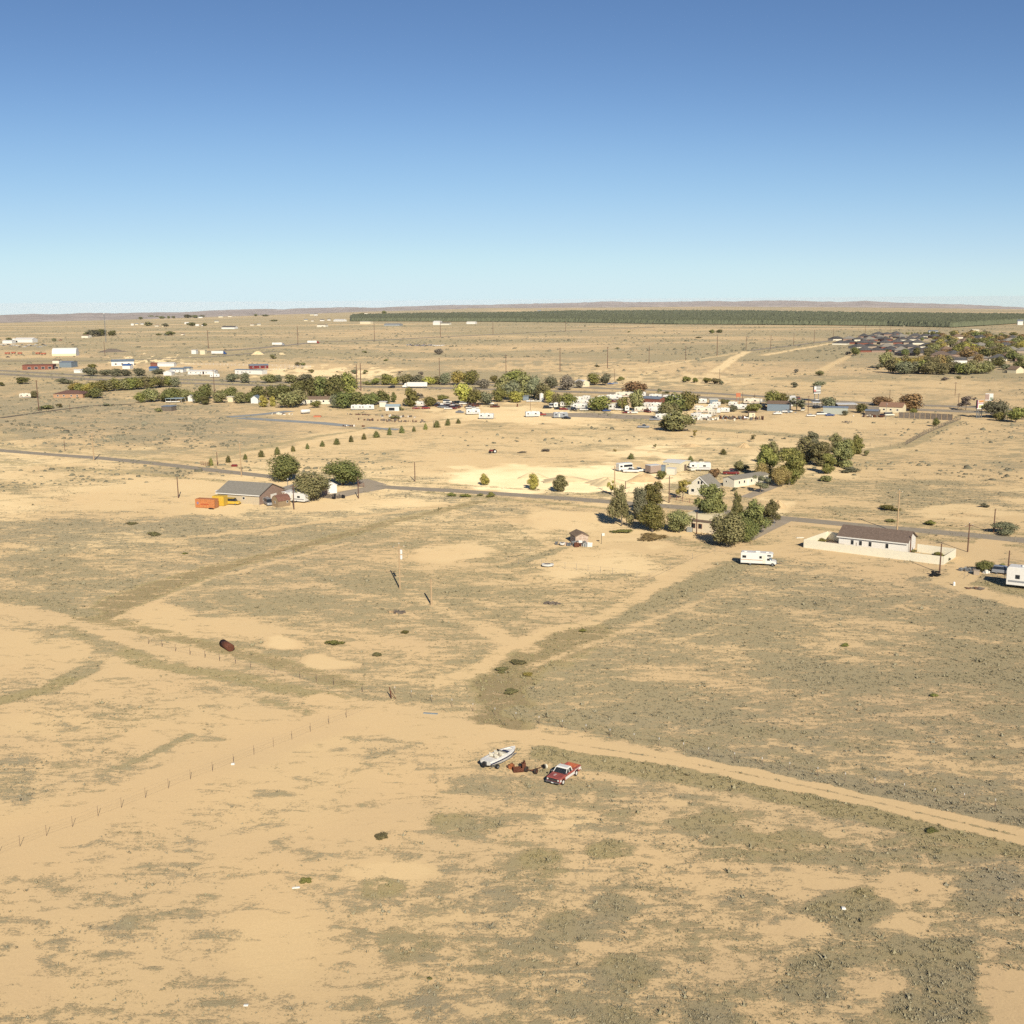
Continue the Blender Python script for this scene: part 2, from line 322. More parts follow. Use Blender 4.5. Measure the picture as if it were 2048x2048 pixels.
# ---------------------------------------------------------------- hills
def build_hills():
    az=np.concatenate([np.linspace(-180,-40,60)[:-1],np.linspace(-40,40,700),np.linspace(40,180,60)[1:]])
    k=np.linspace(0,1,70)
    A,K=np.meshgrid(az,k)
    df=np.interp(A,HX,DF); ht=np.interp(A,HX,HT)
    Rr=df*(1+K*1.5)*1.0
    x=Rr*np.sin(np.radians(A)); y=Rr*np.cos(np.radians(A)); base=gz(x,y)
    rd=df*(1.75+.25*fbm(A/4+3,A*0+2,3))
    top=H-rd*ht
    rise=top-gz(rd*np.sin(np.radians(A)),rd*np.cos(np.radians(A)))
    prof=np.clip(ss(df*.86,rd,Rr),0,1)**.5*(1-.9*ss(rd,rd*1.5,Rr))
    n=fbm(x/1500,y/1500,6)-.5; n2=np.abs(fbm(x/420+9,y/420,5)-.5)
    rug=fbm(A/2.2+40,A*0+.5,5)-.5
    z=base+prof*rise*(1+.0*n)+prof*(n*70-n2*60)*(df/9000)+prof*rug*rd*.0022-25*(1-ss(0,.04,K))
    z=np.where(K>.99,base-400,z)
    m=bpy.data.materials.new('far_hills'); m.use_nodes=True; t=m.node_tree; b=t.nodes['Principled BSDF']
    b.inputs['Roughness'].default_value=1; b.inputs['Specular IOR Level'].default_value=.05
    tc=t.nodes.new('ShaderNodeTexCoord').outputs['Object']
    n_=noise(t,tc,.0035,7,.65); n3=noise(t,tc,.02,5,.65)
    c=mixc(t,mathn(t,'MULTIPLY',mathn(t,'SUBTRACT',n_,.38),3.2,clamp=True),(.44,.38,.33),(.70,.60,.51))  # part of the distance haze is put into these pale hill colours
    c=mixc(t,mathn(t,'MULTIPLY',mathn(t,'SUBTRACT',n3,.5),5,clamp=True),c,(.36,.32,.28))
    t.links.new(c,b.inputs['Base Color'])
    o=fast_mesh('hills',np.stack([x.ravel(),y.ravel(),z.ravel()],1),grid_faces(len(k),len(az)),m,smooth=True); o['kind']='structure'
build_hills()

# ---------------------------------------------------------------- thin dry haze between the camera and the hills
def haze():
    m=bpy.data.materials.new('haze'); m.use_nodes=True; t=m.node_tree; t.nodes.remove(t.nodes['Principled BSDF'])
    v=t.nodes.new('ShaderNodeVolumePrincipled'); v.inputs['Color'].default_value=(.95,.96,1,1); v.inputs['Density'].default_value=HAZE; v.inputs['Anisotropy'].default_value=-.28
    t.links.new(v.outputs[0],t.nodes['Material Output'].inputs['Volume'])
    me=bpy.data.meshes.new('haze'); s=34000.; z0,z1=-1400.,66.
    me.from_pydata([(x,y,z) for z in (z0,z1) for x,y in ((-s,-s),(s,-s),(s,s),(-s,s))],[],[(0,3,2,1),(4,5,6,7),(0,1,5,4),(1,2,6,5),(2,3,7,6),(3,0,4,7)]); me.materials.append(m)
    o=bpy.data.objects.new('haze',me); C.objects.link(o); o['kind']='stuff'

HAZE=1.2e-5
if HAZE>0: haze()
# ================================================================ mesh kit
class MB:
    def __init__(s): s.v=[]; s.f=[]
    def add(s,v,f):
        n=len(s.v); s.v+= [tuple(p) for p in v]; s.f+=[tuple(i+n for i in q) for q in f]; return s
    def box(s,x0,y0,z0,x1,y1,z1):
        return s.add([(x0,y0,z0),(x1,y0,z0),(x1,y1,z0),(x0,y1,z0),(x0,y0,z1),(x1,y0,z1),(x1,y1,z1),(x0,y1,z1)],
            [(0,3,2,1),(4,5,6,7),(0,1,5,4),(1,2,6,5),(2,3,7,6),(3,0,4,7)])
    def prism(s,prof,y0,y1,ins=0.0):            # profile in x-z, extruded along y
        n=len(prof); v=[(x,y0,z) for x,z in prof]+[(x,y1,z) for x,z in prof]
        return s.add(v,[tuple(range(n)),tuple(range(2*n-1,n-1,-1))]+[(i,i+n,(i+1)%n+n,(i+1)%n) for i in range(n)])
    def prismx(s,prof,x0,x1):                   # profile in y-z, extruded along x
        n=len(prof); v=[(x0,y,z) for y,z in prof]+[(x1,y,z) for y,z in prof]
        return s.add(v,[tuple(range(n-1,-1,-1)),tuple(range(n,2*n))]+[(i,(i+1)%n,(i+1)%n+n,i+n) for i in range(n)])
    def frus(s,b,t,z0,z1):                      # b,t = (x0,y0,x1,y1)
        v=[(b[0],b[1],z0),(b[2],b[1],z0),(b[2],b[3],z0),(b[0],b[3],z0),(t[0],t[1],z1),(t[2],t[1],z1),(t[2],t[3],z1),(t[0],t[3],z1)]
        return s.add(v,[(0,3,2,1),(4,5,6,7),(0,1,5,4),(1,2,6,5),(2,3,7,6),(3,0,4,7)])
    def tube(s,a,b,r0,r1=None,n=6):
        r1=r0 if r1 is None else r1; a=Vector(a); b=Vector(b); d=(b-a).normalized()
        u=d.orthogonal().normalized(); w_=d.cross(u); v=[]
        for p,r in ((a,r0),(b,r1)):
            for i in range(n):
                t=2*PI*i/n; v.append(p+(u*math.cos(t)+w_*math.sin(t))*r)
        return s.add(v,[tuple(range(n-1,-1,-1)),tuple(range(n,2*n))]+[(i,(i+1)%n,(i+1)%n+n,i+n) for i in range(n)])
    def loft(s,rings,cap=True):
        n=len(rings[0]); v=[p for r in rings for p in r]; f=[]
        for k in range(len(rings)-1):
            for i in range(n): f.append((k*n+i,k*n+(i+1)%n,(k+1)*n+(i+1)%n,(k+1)*n+i))
        if cap: f+=[tuple(range(n-1,-1,-1)),tuple(range((len(rings)-1)*n,len(rings)*n))]
        return s.add(v,f)
    def build(s,name,material,parent=None,smooth=False,bevel=0):
        me=bpy.data.meshes.new(name); me.from_pydata(s.v,[],s.f); me.materials.append(material)
        if smooth:
            for p in me.polygons: p.use_smooth=True
        me.update(); o=bpy.data.objects.new(name,me); C.objects.link(o)
        if parent: o.parent=parent
        if bevel:
            b=o.modifiers.new('b','BEVEL'); b.width=bevel; b.segments=2; b.limit_method='ANGLE'
        return o
def tag(o,label=None,cat=None,group=None,kind=None):
    if label: o['label']=label
    if cat: o['category']=cat
    if group: o['group']=group
    if kind: o['kind']=kind
    return o
def thing(name,label,cat,loc=(0,0,0),rz=0,group=None):
    o=bpy.data.objects.new(name,None); C.objects.link(o); o.location=loc; o.rotation_euler=(0,0,rz); o.empty_display_size=.5
    return tag(o,label,cat,group)
def kids(o): return CH.get(o.name) or list(o.children)
CH={}
def copy_tree(o,parent=None):
    c=o.copy(); C.objects.link(c)
    if parent: c.parent=parent
    for ch in list(o.children): copy_tree(ch,c)
    return c
PROTO={}
def inst(key,make,loc,rz,label,cat,group=None,scale=None):
    """first use moves the built thing itself; later uses copy it and its parts"""
    if key not in PROTO:
        o=make(); PROTO[key]=o
    else: o=copy_tree(PROTO[key])
    o.location=loc; o.rotation_euler=(0,0,rz)
    o.scale=scale if scale else (1,1,1)
    for k in ('label','category','group'):
        if k in o: del o[k]
    return tag(o,label,cat,group)
def hd(a,b):
    p,q=at(*a),at(*b); return math.atan2(q.y-p.y,q.x-p.x)
ORD=['','first','second','third','fourth','fifth','sixth','seventh','eighth','ninth','tenth','eleventh','twelfth','thirteenth','fourteenth','fifteenth','sixteenth','seventeenth','eighteenth','nineteenth','twentieth']
def nth(i,n=None):
    if n and i==n: return 'last'
    if i<=20: return ORD[i]
    t=['','','twenty','thirty','forty','fifty','sixty','seventy'][i//10]
    return t+('-'+ORD[i%10] if i%10 else 'th').replace('--','-') if i%10 else t[:-1]+'ieth'
# ---------------------------------------------------------------- common materials
W_WHITE=mat('white_paint',(.85,.82,.74),.45,var=.05); W_CREAM=mat('cream_siding',(.82,.76,.60),.7,var=.06)
W_YEL=mat('pale_yellow_wall',(.80,.70,.47),.75,var=.06); BROWN_R=mat('brown_shingle',(.205,.15,.115),.9,var=.2,scale=2)
GREY_R=mat('grey_shingle',(.30,.275,.225),.9,var=.15,scale=2); TAN_R=mat('tan_shingle',(.26,.18,.12),.9,var=.18,scale=2)
DARK_R=mat('slate_roof',(.125,.12,.115),.85,var=.2,scale=.4); METAL_R=mat('galvanised_roof',(.36,.40,.43),.4,metal=.35,var=.1,scale=1)
BRICK=mat('tan_brick',(.36,.25,.19),.85,var=.12,scale=6); REDB=mat('brick_red_wall',(.27,.105,.07),.85,var=.15,scale=3)
GLASS=mat('window_glass',(.03,.035,.04),.08,var=.2,spec=.6); BLACK=mat('black_rubber',(.022,.022,.022),.8,var=.2)
RUST=mat('rusty_steel',(.13,.05,.03),.85,var=.35,scale=5,col2=(.20,.075,.04)); WOOD=mat('weathered_pole_wood',(.17,.095,.065),.9,var=.25,scale=4)
WOODP=mat('pale_pole_wood',(.52,.37,.21),.9,var=.15,scale=4); PLANK=mat('grey_plank_wood',(.20,.165,.13),.9,var=.3,scale=2)
STEEL=mat('dull_steel',(.30,.31,.31),.45,metal=.5,var=.12); BLUEM=mat('blue_grey_metal',(.26,.32,.36),.45,metal=.2,var=.1)
CHROME=mat('chrome',(.55,.55,.55),.2,metal=.9,var=.05); SILV=mat('silver_paint',(.45,.46,.47),.35,metal=.4,var=.06)
BLK_P=mat('black_paint',(.025,.026,.03),.3,var=.1,spec=.5); RED_P=mat('red_paint',(.33,.045,.035),.4,var=.12,spec=.4)
DRED=mat('dark_red_paint',(.20,.03,.028),.35,var=.12,spec=.4); BLUE_P=mat('blue_paint',(.04,.09,.26),.35,var=.12,spec=.4); BLUE_R=mat('blue_sheet_roof',(.06,.15,.36),.5,var=.12)
ASPH=mat('asphalt',(.43,.36,.255),.9,var=.1,scale=.6); GRAVEL=mat('gravel_lot',(.50,.41,.29),.95,var=.12,scale=.3)
CONC=mat('concrete',(.36,.37,.35),.85,var=.1,scale=.4); SHEDW=mat('peeling_board_wall',(.52,.34,.24),.85,var=.2,scale=3,col2=(.72,.60,.47))
ORANGE=mat('orange_container_paint',(.60,.235,.085),.6,var=.2,scale=2); YELLOW=mat('yellow_paint',(.72,.47,.06),.5,var=.08); 
# ---------------------------------------------------------------- builders
def window(par,side,c,w_,h,z,L,Wd,frame=None,pane=None,name='window'):
    f=MB(); g=MB(); e=.035
    def bx(m,a,b,z0,z1,d):
        if side=='f': m.box(a,-d,z0,b,.0,z1)
        elif side=='b': m.box(a,Wd,z0,b,Wd+d,z1)
        elif side=='l': m.box(-d,a,z0,0,b,z1)
        else: m.box(L,a,z0,L+d,b,z1)
    bx(f,c-w_/2,c+w_/2,z,z+h,e); t=min(.12,w_*.12)
    bx(g,c-w_/2+t,c+w_/2-t,z+t,z+h-t,e+.012)
    fo=f.build(name,frame or W_WHITE,par); g.build('pane',pane or GLASS,fo); return fo
def house(name,label,A,B,Wd,h,rh,wm,rm,ridge='x',wins=(),doors=(),oh=.4,group=None,cat='house',trim=None,base=None,loc=None,rz=None,L=None,hip=False,wm_side=None):
    if loc is None:
        a,b=at(*A),at(*B); L=math.hypot(b.x-a.x,b.y-a.y); rz=math.atan2(b.y-a.y,b.x-a.x); loc=a
    t=thing(name,label,cat,loc,rz,group)
    w_=MB()
    if ridge=='x' : w_.prismx([(0,-.3),(Wd,-.3),(Wd,h),(Wd/2,h+(0 if hip else rh)),(0,h)],0,L)
    elif ridge=='y': w_.prism([(0,-.3),(0,h),(L/2,h+(0 if hip else rh)),(L,h),(L,-.3)],0,Wd)
    else: w_.box(0,0,-.3,L,Wd,h)
    w_.build('wall',wm,t)
    r=MB(); th=.18
    if ridge=='x':
        s_=rh/(Wd/2); e=-s_*oh
        if hip:
            q=min(L/2-.2,Wd/2)
            r.add([(-oh,-oh,h+.01),(L+oh,-oh,h+.01),(L+oh,Wd+oh,h+.01),(-oh,Wd+oh,h+.01),(q,Wd/2,h+rh),(L-q,Wd/2,h+rh)],[(0,1,5,4),(1,2,5),(2,3,4,5),(3,0,4),(0,3,2,1)])
        else: r.prismx([(-oh,h+e+.02),(-oh,h+e+.02+th),(Wd/2,h+rh+.02+th),(Wd+oh,h+e+.02+th),(Wd+oh,h+e+.02),(Wd/2,h+rh+.02)],-oh,L+oh)
    elif ridge=='y':
        s_=rh/(L/2); e=-s_*oh
        r.prism([(-oh,h+e+.02),(L/2,h+rh+.02),(L+oh,h+e+.02),(L+oh,h+e+.02+th),(L/2,h+rh+.02+th),(-oh,h+e+.02+th)],-oh,Wd+oh)
    else:
        r.add([(-oh,-oh,h+.01),(L+oh,-oh,h+.01),(L+oh,Wd+oh,h+.01),(-oh,Wd+oh,h+.01),(-oh,-oh,h+.2),(L+oh,-oh,h+.2),(L+oh,Wd+oh,h+.2+rh),(-oh,Wd+oh,h+.2+rh)],[(0,3,2,1),(4,5,6,7),(0,1,5,4),(1,2,6,5),(2,3,7,6),(3,0,4,7)])
    ro=r.build('roof',rm,t)
    if trim:
        f=MB(); 
        if ridge=='x': f.box(-oh,-oh-.03,h+e-.1,L+oh,-oh,h+e+.18)
        elif ridge=='y':
            for sx in (0,1):
                p=[(-oh,h+e-.12),(L/2,h+rh-.12),(L/2,h+rh+.22),(-oh,h+e+.22)]
                if sx: p=[(L-x,z) for x,z in p][::-1]
                f.prism(p,-oh-.04,-oh)
        else: f.box(-oh,-oh-.03,h-.05,L+oh,-oh,h+.22)
        f.build('fascia',trim,t)
    for wn in wins: window(t,*wn,L=L,Wd=Wd) if len(wn)==5 else window(t,*wn[:5],L=L,Wd=Wd,frame=wn[5])
    for (side,c,ww,hh,dm) in doors:
        m_=MB()
        if side=='f': m_.box(c-ww/2,-.04,0,c+ww/2,0,hh)
        elif side=='r': m_.box(L,c-ww/2,0,L+.04,c+ww/2,hh)
        elif side=='l': m_.box(-.04,c-ww/2,0,0,c+ww/2,hh)
        m_.build('garage_door' if ww>2 else 'door',dm,t)
    return t
def wheels(t,xs,y,r,w_=.22,rim=STEEL,dual=False):
    for x in xs:
        for sy in (-1,1):
            tw=MB().tube((x,sy*y-sy*w_,r),(x,sy*y,r),r,n=14).build('wheel',BLACK,t)
            MB().tube((x,sy*y,r),(x,sy*(y+.015),r),r*.55,n=12).build('rim',rim,tw)
def rprof(L,h,z0,rad,n=3):  # rounded rectangle profile (x-z)
    p=[]
    for cx,cz,a0 in ((L/2-rad,z0+rad*.4,-90),(L/2-rad,z0+h-rad,0),(-L/2+rad,z0+h-rad,90),(-L/2+rad,z0+rad*.4,180)):
        rr=rad if a0 in (0,90) else rad*.4
        for i in range(n+1):
            a=R_(a0+90*i/n); p.append((cx+(rad-rr)*(1 if cx>0 else -1)*(1 if rr!=rad else 0)+rr*math.cos(a),cz+rr*math.sin(a)))
    return p
def mk_trailer(L=7.5,col=None,kind='travel',stripe=None,ww=2.45,hh=2.35):
    def f():
        col_=col or W_WHITE; t=thing('travel_trailer' if kind!='fifth' else 'fifth_wheel_trailer','x','trailer')
        b=MB()
        if kind=='fifth':
            P=[(-L/2,.55),(-L/2,3.0),(-L/2+.25,3.25),(L/2-1.0,3.35),(L/2-.3,3.1),(L/2,2.3),(L/2-.1,1.75),(L/2-2.2,1.7),(L/2-2.3,.6)]
        else: P=rprof(L,hh+.1,.5,.55)
        b.prism(P[::-1] if kind=='fifth' else P,-ww/2,ww/2); b.build('body',col_,t,bevel=.06)
        top=3.35 if kind=='fifth' else .5+hh+.1
        for x in (-L*.25,L*.15):
            MB().box(x-.35,-.3,top-.02 if kind!='fifth' else top-.09,x+.35,.3,top+.16).build('roof_vent',W_WHITE,t)
        MB().box(-.45+L*.02,-.42,top-.04,.5+L*.02,.42,top+.26).build('air_conditioner',W_CREAM,t,bevel=.05)
        for sy in (-1,1):
            for x,wd in ((-L*.33,.8),(-L*.08,.6),(L*.2,1.0)):
                if sy<0 and abs(x)<1: continue
                MB().box(x-wd/2,sy*ww/2-(.02 if sy<0 else 0),1.55,x+wd/2,sy*ww/2+(.02 if sy>0 else 0),2.15).build('window',GLASS,t)
        MB().box(-L/2-.02,-.5,1.6,-L/2,.5,2.2).build('window',GLASS,t)
        MB().box(-.1*L-.33,-ww/2-.02,.62,-.1*L+.33,-ww/2,2.45).build('door',W_CREAM,t)
        if stripe:
            for sy in (-1,1): MB().box(-L/2+.3,sy*ww/2-(.012 if sy<0 else 0),1.0,L/2-(2.4 if kind=='fifth' else .35),sy*ww/2+(.012 if sy>0 else 0),1.28).build('stripe',stripe,t)
        wheels(t,(-.9,.0),ww/2-.03,.36)
        if kind=='fifth': MB().box(L/2-1.5,-.4,.05,L/2-1.35,.4,1.72).build('landing_leg',STEEL,t)
        else: MB().tube((L/2-.2,-.7,.55),(L/2+1.1,0,.5),.05).tube((L/2-.2,.7,.55),(L/2+1.1,0,.5),.05).tube((L/2+1.0,0,0),(L/2+1.0,0,.6),.04).build('hitch',STEEL,t)
        return t
    return f
def mk_car(kind='sedan',paint=None):
    def f():
        p=paint or SILV; t=thing({'sedan':'car','suv':'suv','pickup':'pickup_truck','van':'van'}[kind],'x','car')
        L={'sedan':4.7,'suv':4.9,'pickup':5.6,'van':5.4}[kind]; W2=.93; h=L/2
        belt={'sedan':.92,'suv':1.08,'pickup':1.1,'van':1.15}[kind]
        pr=[(-h,.35),(-h,belt-.05),(-h+.1,belt),(h*.42,belt),(h-.12,belt-.14),(h,belt-.35),(h,.35)]
        MB().prism(pr,-W2,W2).build('body',p,t,bevel=.07)
        top={'sedan':1.42,'suv':1.78,'pickup':1.8,'van':2.05}[kind]
        c0,c1,t0,t1={'sedan':(-h+.75,h*.42,-h+1.35,h*.42-.85),'suv':(-h+.05,h*.45,-h+.3,h*.45-.75),'pickup':(-.55,h*.45,-.4,h*.45-.7),'van':(-h+.03,h*.62,-h+.12,h*.62-.6)}[kind]
        MB().frus((c0,-W2+.06,c1,W2-.06),(t0,-W2+.22,t1,W2-.22),belt-.01,top-.05).build('window_band',GLASS,t)
        MB().frus((t0-.06,-W2+.19,t1+.06,W2-.19),(t0+.1,-W2+.27,t1-.1,W2-.27),top-.06,top+.02).build('roof',p,t)
        if kind=='pickup':
            MB().box(-h+.12,-W2+.1,belt+.002,-.68,W2-.1,belt+.012).build('bed_liner',BLACK,t)
        for sy in (-1,1): MB().box(h-.02,sy*.68-.18,belt-.4,h+.02,sy*.68+.18,belt-.22).build('headlight',W_WHITE,t)
        wheels(t,(-h*.6,h*.62),W2-.005,.34)
        return t
    return f
def mk_motorhome(L=7.4,stripe=None,classA=False):
    def f():
        t=thing('motorhome','x','motorhome'); ww=1.18; h=L/2
        if classA: P=[(-h,.5),(-h,3.0),(-h+.15,3.1),(h-.5,3.1),(h,2.5),(h,.5)]
        else: P=[(-h,.55),(-h,2.85),(-h+.15,2.98),(h-.75,2.98),(h-.3,2.72),(h-.32,2.12),(h-1.65,1.98),(h-1.75,.55)]
        MB().prism(P[::-1],-ww,ww).build('body',W_WHITE,t,bevel=.06)
        if not classA:
            MB().prism([(h-1.75,.5),(h-1.7,1.97),(h-1.25,1.97),(h-.62,1.28),(h+.32,1.12),(h+.42,.9),(h+.42,.5)][::-1],-ww+.14,ww-.14).build('cab',W_WHITE,t,bevel=.05)
            MB().add([(h-1.19,-ww+.22,1.95),(h-1.19,ww-.22,1.95),(h-.58,ww-.2,1.30),(h-.58,-ww+.2,1.30)],[(0,3,2,1)]).build('windscreen',GLASS,t)
            for sy in (-1,1): 
                y=sy*(ww-.14); MB().box(h-1.6,min(y,y+sy*.02),1.32,h-.95,max(y,y+sy*.02),1.8).build('window',GLASS,t)
                MB().box(h-1.55,sy*ww-(.02 if sy<0 else 0),2.3,h-.75,sy*ww+(.02 if sy>0 else 0),2.65).build('window',GLASS,t)
            MB().box(h-.335,-.9,2.28,h-.295,.9,2.62).build('window',GLASS,t)
            for sy in (-1,1): MB().box(h+.40,sy*.72-.14,.78,h+.44,sy*.72+.14,.95).build('headlight',STEEL,t)
            MB().box(h+.38,-1.0,.42,h+.52,1.0,.6).build('bumper',CHROME,t)
        else: MB().box(h-.02,-1.05,1.5,h+.02,1.05,2.5).build('windscreen',GLASS,t)
        for sy in (-1,1):
            for x,wd in ((-h+.8,.85),(h-3.0,.55),(h-2.2,.42)):
                MB().box(x-wd/2,sy*ww-(.02 if sy<0 else 0),1.75,x+wd/2,sy*ww+(.02 if sy>0 else 0),2.3).build('window',GLASS,t)
            if stripe: MB().box(-h+.1,sy*ww-(.012 if sy<0 else 0),1.28,h-1.9,sy*ww+(.012 if sy>0 else 0),1.42).build('stripe',stripe,t)
        MB().box(h-2.55,-ww-.022,.6,h-1.9,-ww,2.5).build('door',W_CREAM,t)
        tp=3.1 if classA else 2.98
        MB().box(-.5,-.45,tp-.02,.5,.45,tp+.25).build('air_conditioner',W_WHITE,t,bevel=.05)
        for x in (-h+1.0,h-1.6): MB().box(x-.3,-.3,tp-.02,x+.3,.3,tp+.15).build('roof_vent',W_WHITE,t)
        wheels(t,(-h*.42,h-.35 if not classA else h-1.3),ww-.12,.4)
        return t
    return f
def mk_semi(trail=W_WHITE,cab=RED_P):
    def f():
        t=thing('semi_truck','x','truck')
        MB().box(-8,-1.3,1.15,6,1.3,4.1).build('box_trailer',trail,t)
        MB().prism([(6.4,.7),(6.4,3.7),(7.9,3.3),(8.1,2.2),(9.4,1.9),(9.5,.7)][::-1],-1.2,1.2).build('cab',cab,t,bevel=.08)
        MB().box(8.0,-1.0,2.3,8.08,1.0,3.1).build('windscreen',GLASS,t)
        wheels(t,(-6.6,-5.3,5.9,7.0,8.9),1.18,.52)
        return t
    return f
def fence_run(name,label,pts,h,post_step,pm,rails=3,rail_r=.02,post_r=.05,group=None,panel=None,posts=None,rail_m=None,cat='fence',top=None):
    """pts: ground points; a fence is one thing: post, rail / wire, panel children"""
    o=thing(name,label,cat,pts[0],0,group); o0=Vector(pts[0])
    P=[Vector(p)-o0 for p in pts]; pr=None; n=0
    for a,b in zip(P,P[1:]):
        d=(b-a).length; k=max(1,round(d/post_step)) if not posts else 1
        for i in range(k+(1 if b is P[-1] else 0)):
            q=a+(b-a)*min(1,i/k); 
            if n<100:
                lean=Vector((random.uniform(-.05,.05),random.uniform(-.05,.05),0))*h if pm in (WOOD,RUST) else Vector((0,0,0))
                pst=MB().tube(q,q+lean+Vector((0,0,h)),post_r,post_r*.9,5).build('post',pm,o); n+=1
                if top: MB().tube(q+lean+Vector((0,0,h-.25)),q+lean+Vector((0,0,h+.02)),post_r*1.15,n=5).build('cap',top,pst)
        if rails:
            m_=MB()
            for r in range(rails):
                z=h*(.95-.75*r/max(1,rails-1)) if rails>1 else h*.9
                m_.tube(a+Vector((0,0,z)),b+Vector((0,0,z)),rail_r,n=4)
            m_.build('rail',rail_m or pm,o)
        if panel:
            u=(b-a).normalized(); nn=Vector((-u.y,u.x,0))*.04
            MB().add([a-nn,b-nn,b+nn,a+nn,a-nn+Vector((0,0,h)),b-nn+Vector((0,0,h)),b+nn+Vector((0,0,h)),a+nn+Vector((0,0,h))],[(0,3,2,1),(4,5,6,7),(0,1,5,4),(1,2,6,5),(2,3,7,6),(3,0,4,7)]).build('panel',panel,o)
    return o
def pole(px,py,hpx,label,wood=None,arm=False,xf=0,light=False,r=None,name='utility_pole',lean=0,group='utility poles standing across the plain',hm=None):
    p=at(px,py); h=hm or hpx/ppm(p); t=thing(name,label,'pole',p,R_(20)+random.uniform(-.2,.2),group); wood=wood or WOOD
    r=r or max(.15,h*.016); 
    MB().tube((0,0,-.3),(lean,0,h),r*1.15,r*.8,8).build('shaft',wood,t)
    if arm:
        MB().box(-1.2,-.06,h-.75,1.2,.06,h-.6).build('crossarm',wood,t)
        for x in (-1.1,1.1): MB().tube((x,0,h-.6),(x,0,h-.38),.05).build('insulator',W_WHITE,t)
        MB().tube((0,0,h),(0,0,h+.25),.05).build('insulator',W_WHITE,t)
    for i in range(xf):
        MB().tube((.42,-.1,h-2.1-i*1.15),(.42,-.1,h-1.25-i*1.15),.26,n=10).build('transformer',W_WHITE,t)
    if light: MB().box(-.15,-.9,h-.3,.15,-.1,h-.1).build('lamp_head',W_WHITE,t)
    return t
# ---------------------------------------------------------------- trees
def leaf_mat(name,a,b,c):
    m=bpy.data.materials.new(name); m.use_nodes=True; t=m.node_tree; p=t.nodes['Principled BSDF']
    p.inputs['Roughness'].default_value=.8; p.inputs['Specular IOR Level'].default_value=.12
    tc=t.nodes.new('ShaderNodeTexCoord').outputs['Object']; oi=t.nodes.new('ShaderNodeObjectInfo').outputs['Random']
    n1=noise(t,tc,5,3); n2=noise(t,tc,28,2)
    c1=mixc(t,mathn(t,'MULTIPLY',mathn(t,'SUBTRACT',n1,.36),3.2,clamp=True),a,b)
    c2=mixc(t,mathn(t,'MULTIPLY',mathn(t,'SUBTRACT',n2,.48),3.5,clamp=True),c1,c)
    hs=t.nodes.new('ShaderNodeHueSaturation'); t.links.new(mathn(t,'ADD',mathn(t,'MULTIPLY',oi,.05),.475),hs.inputs['Hue'])
    t.links.new(mathn(t,'ADD',mathn(t,'MULTIPLY',oi,.5),.78),hs.inputs['Value']); t.links.new(c2,hs.inputs['Color'])
    t.links.new(hs.outputs[0],p.inputs['Base Color'])
    return m
LM={'green':leaf_mat('green_leaves',(0.151,0.166,0.048),(0.311,0.282,0.085),(0.343,0.295,0.103)),
 'dark':leaf_mat('dark_green_leaves',(0.107,0.126,0.043),(0.238,0.229,0.079),(0.267,0.234,0.083)),
 'olive':leaf_mat('olive_leaves',(0.172,0.172,0.072),(0.333,0.303,0.132),(0.355,0.307,0.138)),
 'grey':leaf_mat('grey_green_leaves',(0.146,0.154,0.088),(0.274,0.266,0.154),(0.311,0.285,0.169)),
 'yellow':leaf_mat('yellow_green_leaves',(0.303,0.284,0.072),(0.548,0.466,0.122),(0.583,0.470,0.130)),
 'brown':leaf_mat('brown_autumn_leaves',(0.223,0.152,0.072),(0.405,0.284,0.122),(0.438,0.292,0.122)),
 'bare':leaf_mat('bare_grey_twigs',(0.162,0.138,0.106),(0.292,0.242,0.186),(0.311,0.260,0.194)),
 'pine':leaf_mat('pine_needles',(0.125,0.136,0.051),(0.274,0.253,0.094),(0.309,0.286,0.110))}
BARK=mat('grey_bark',(.20,.165,.125),.95,var=.25,scale=8)
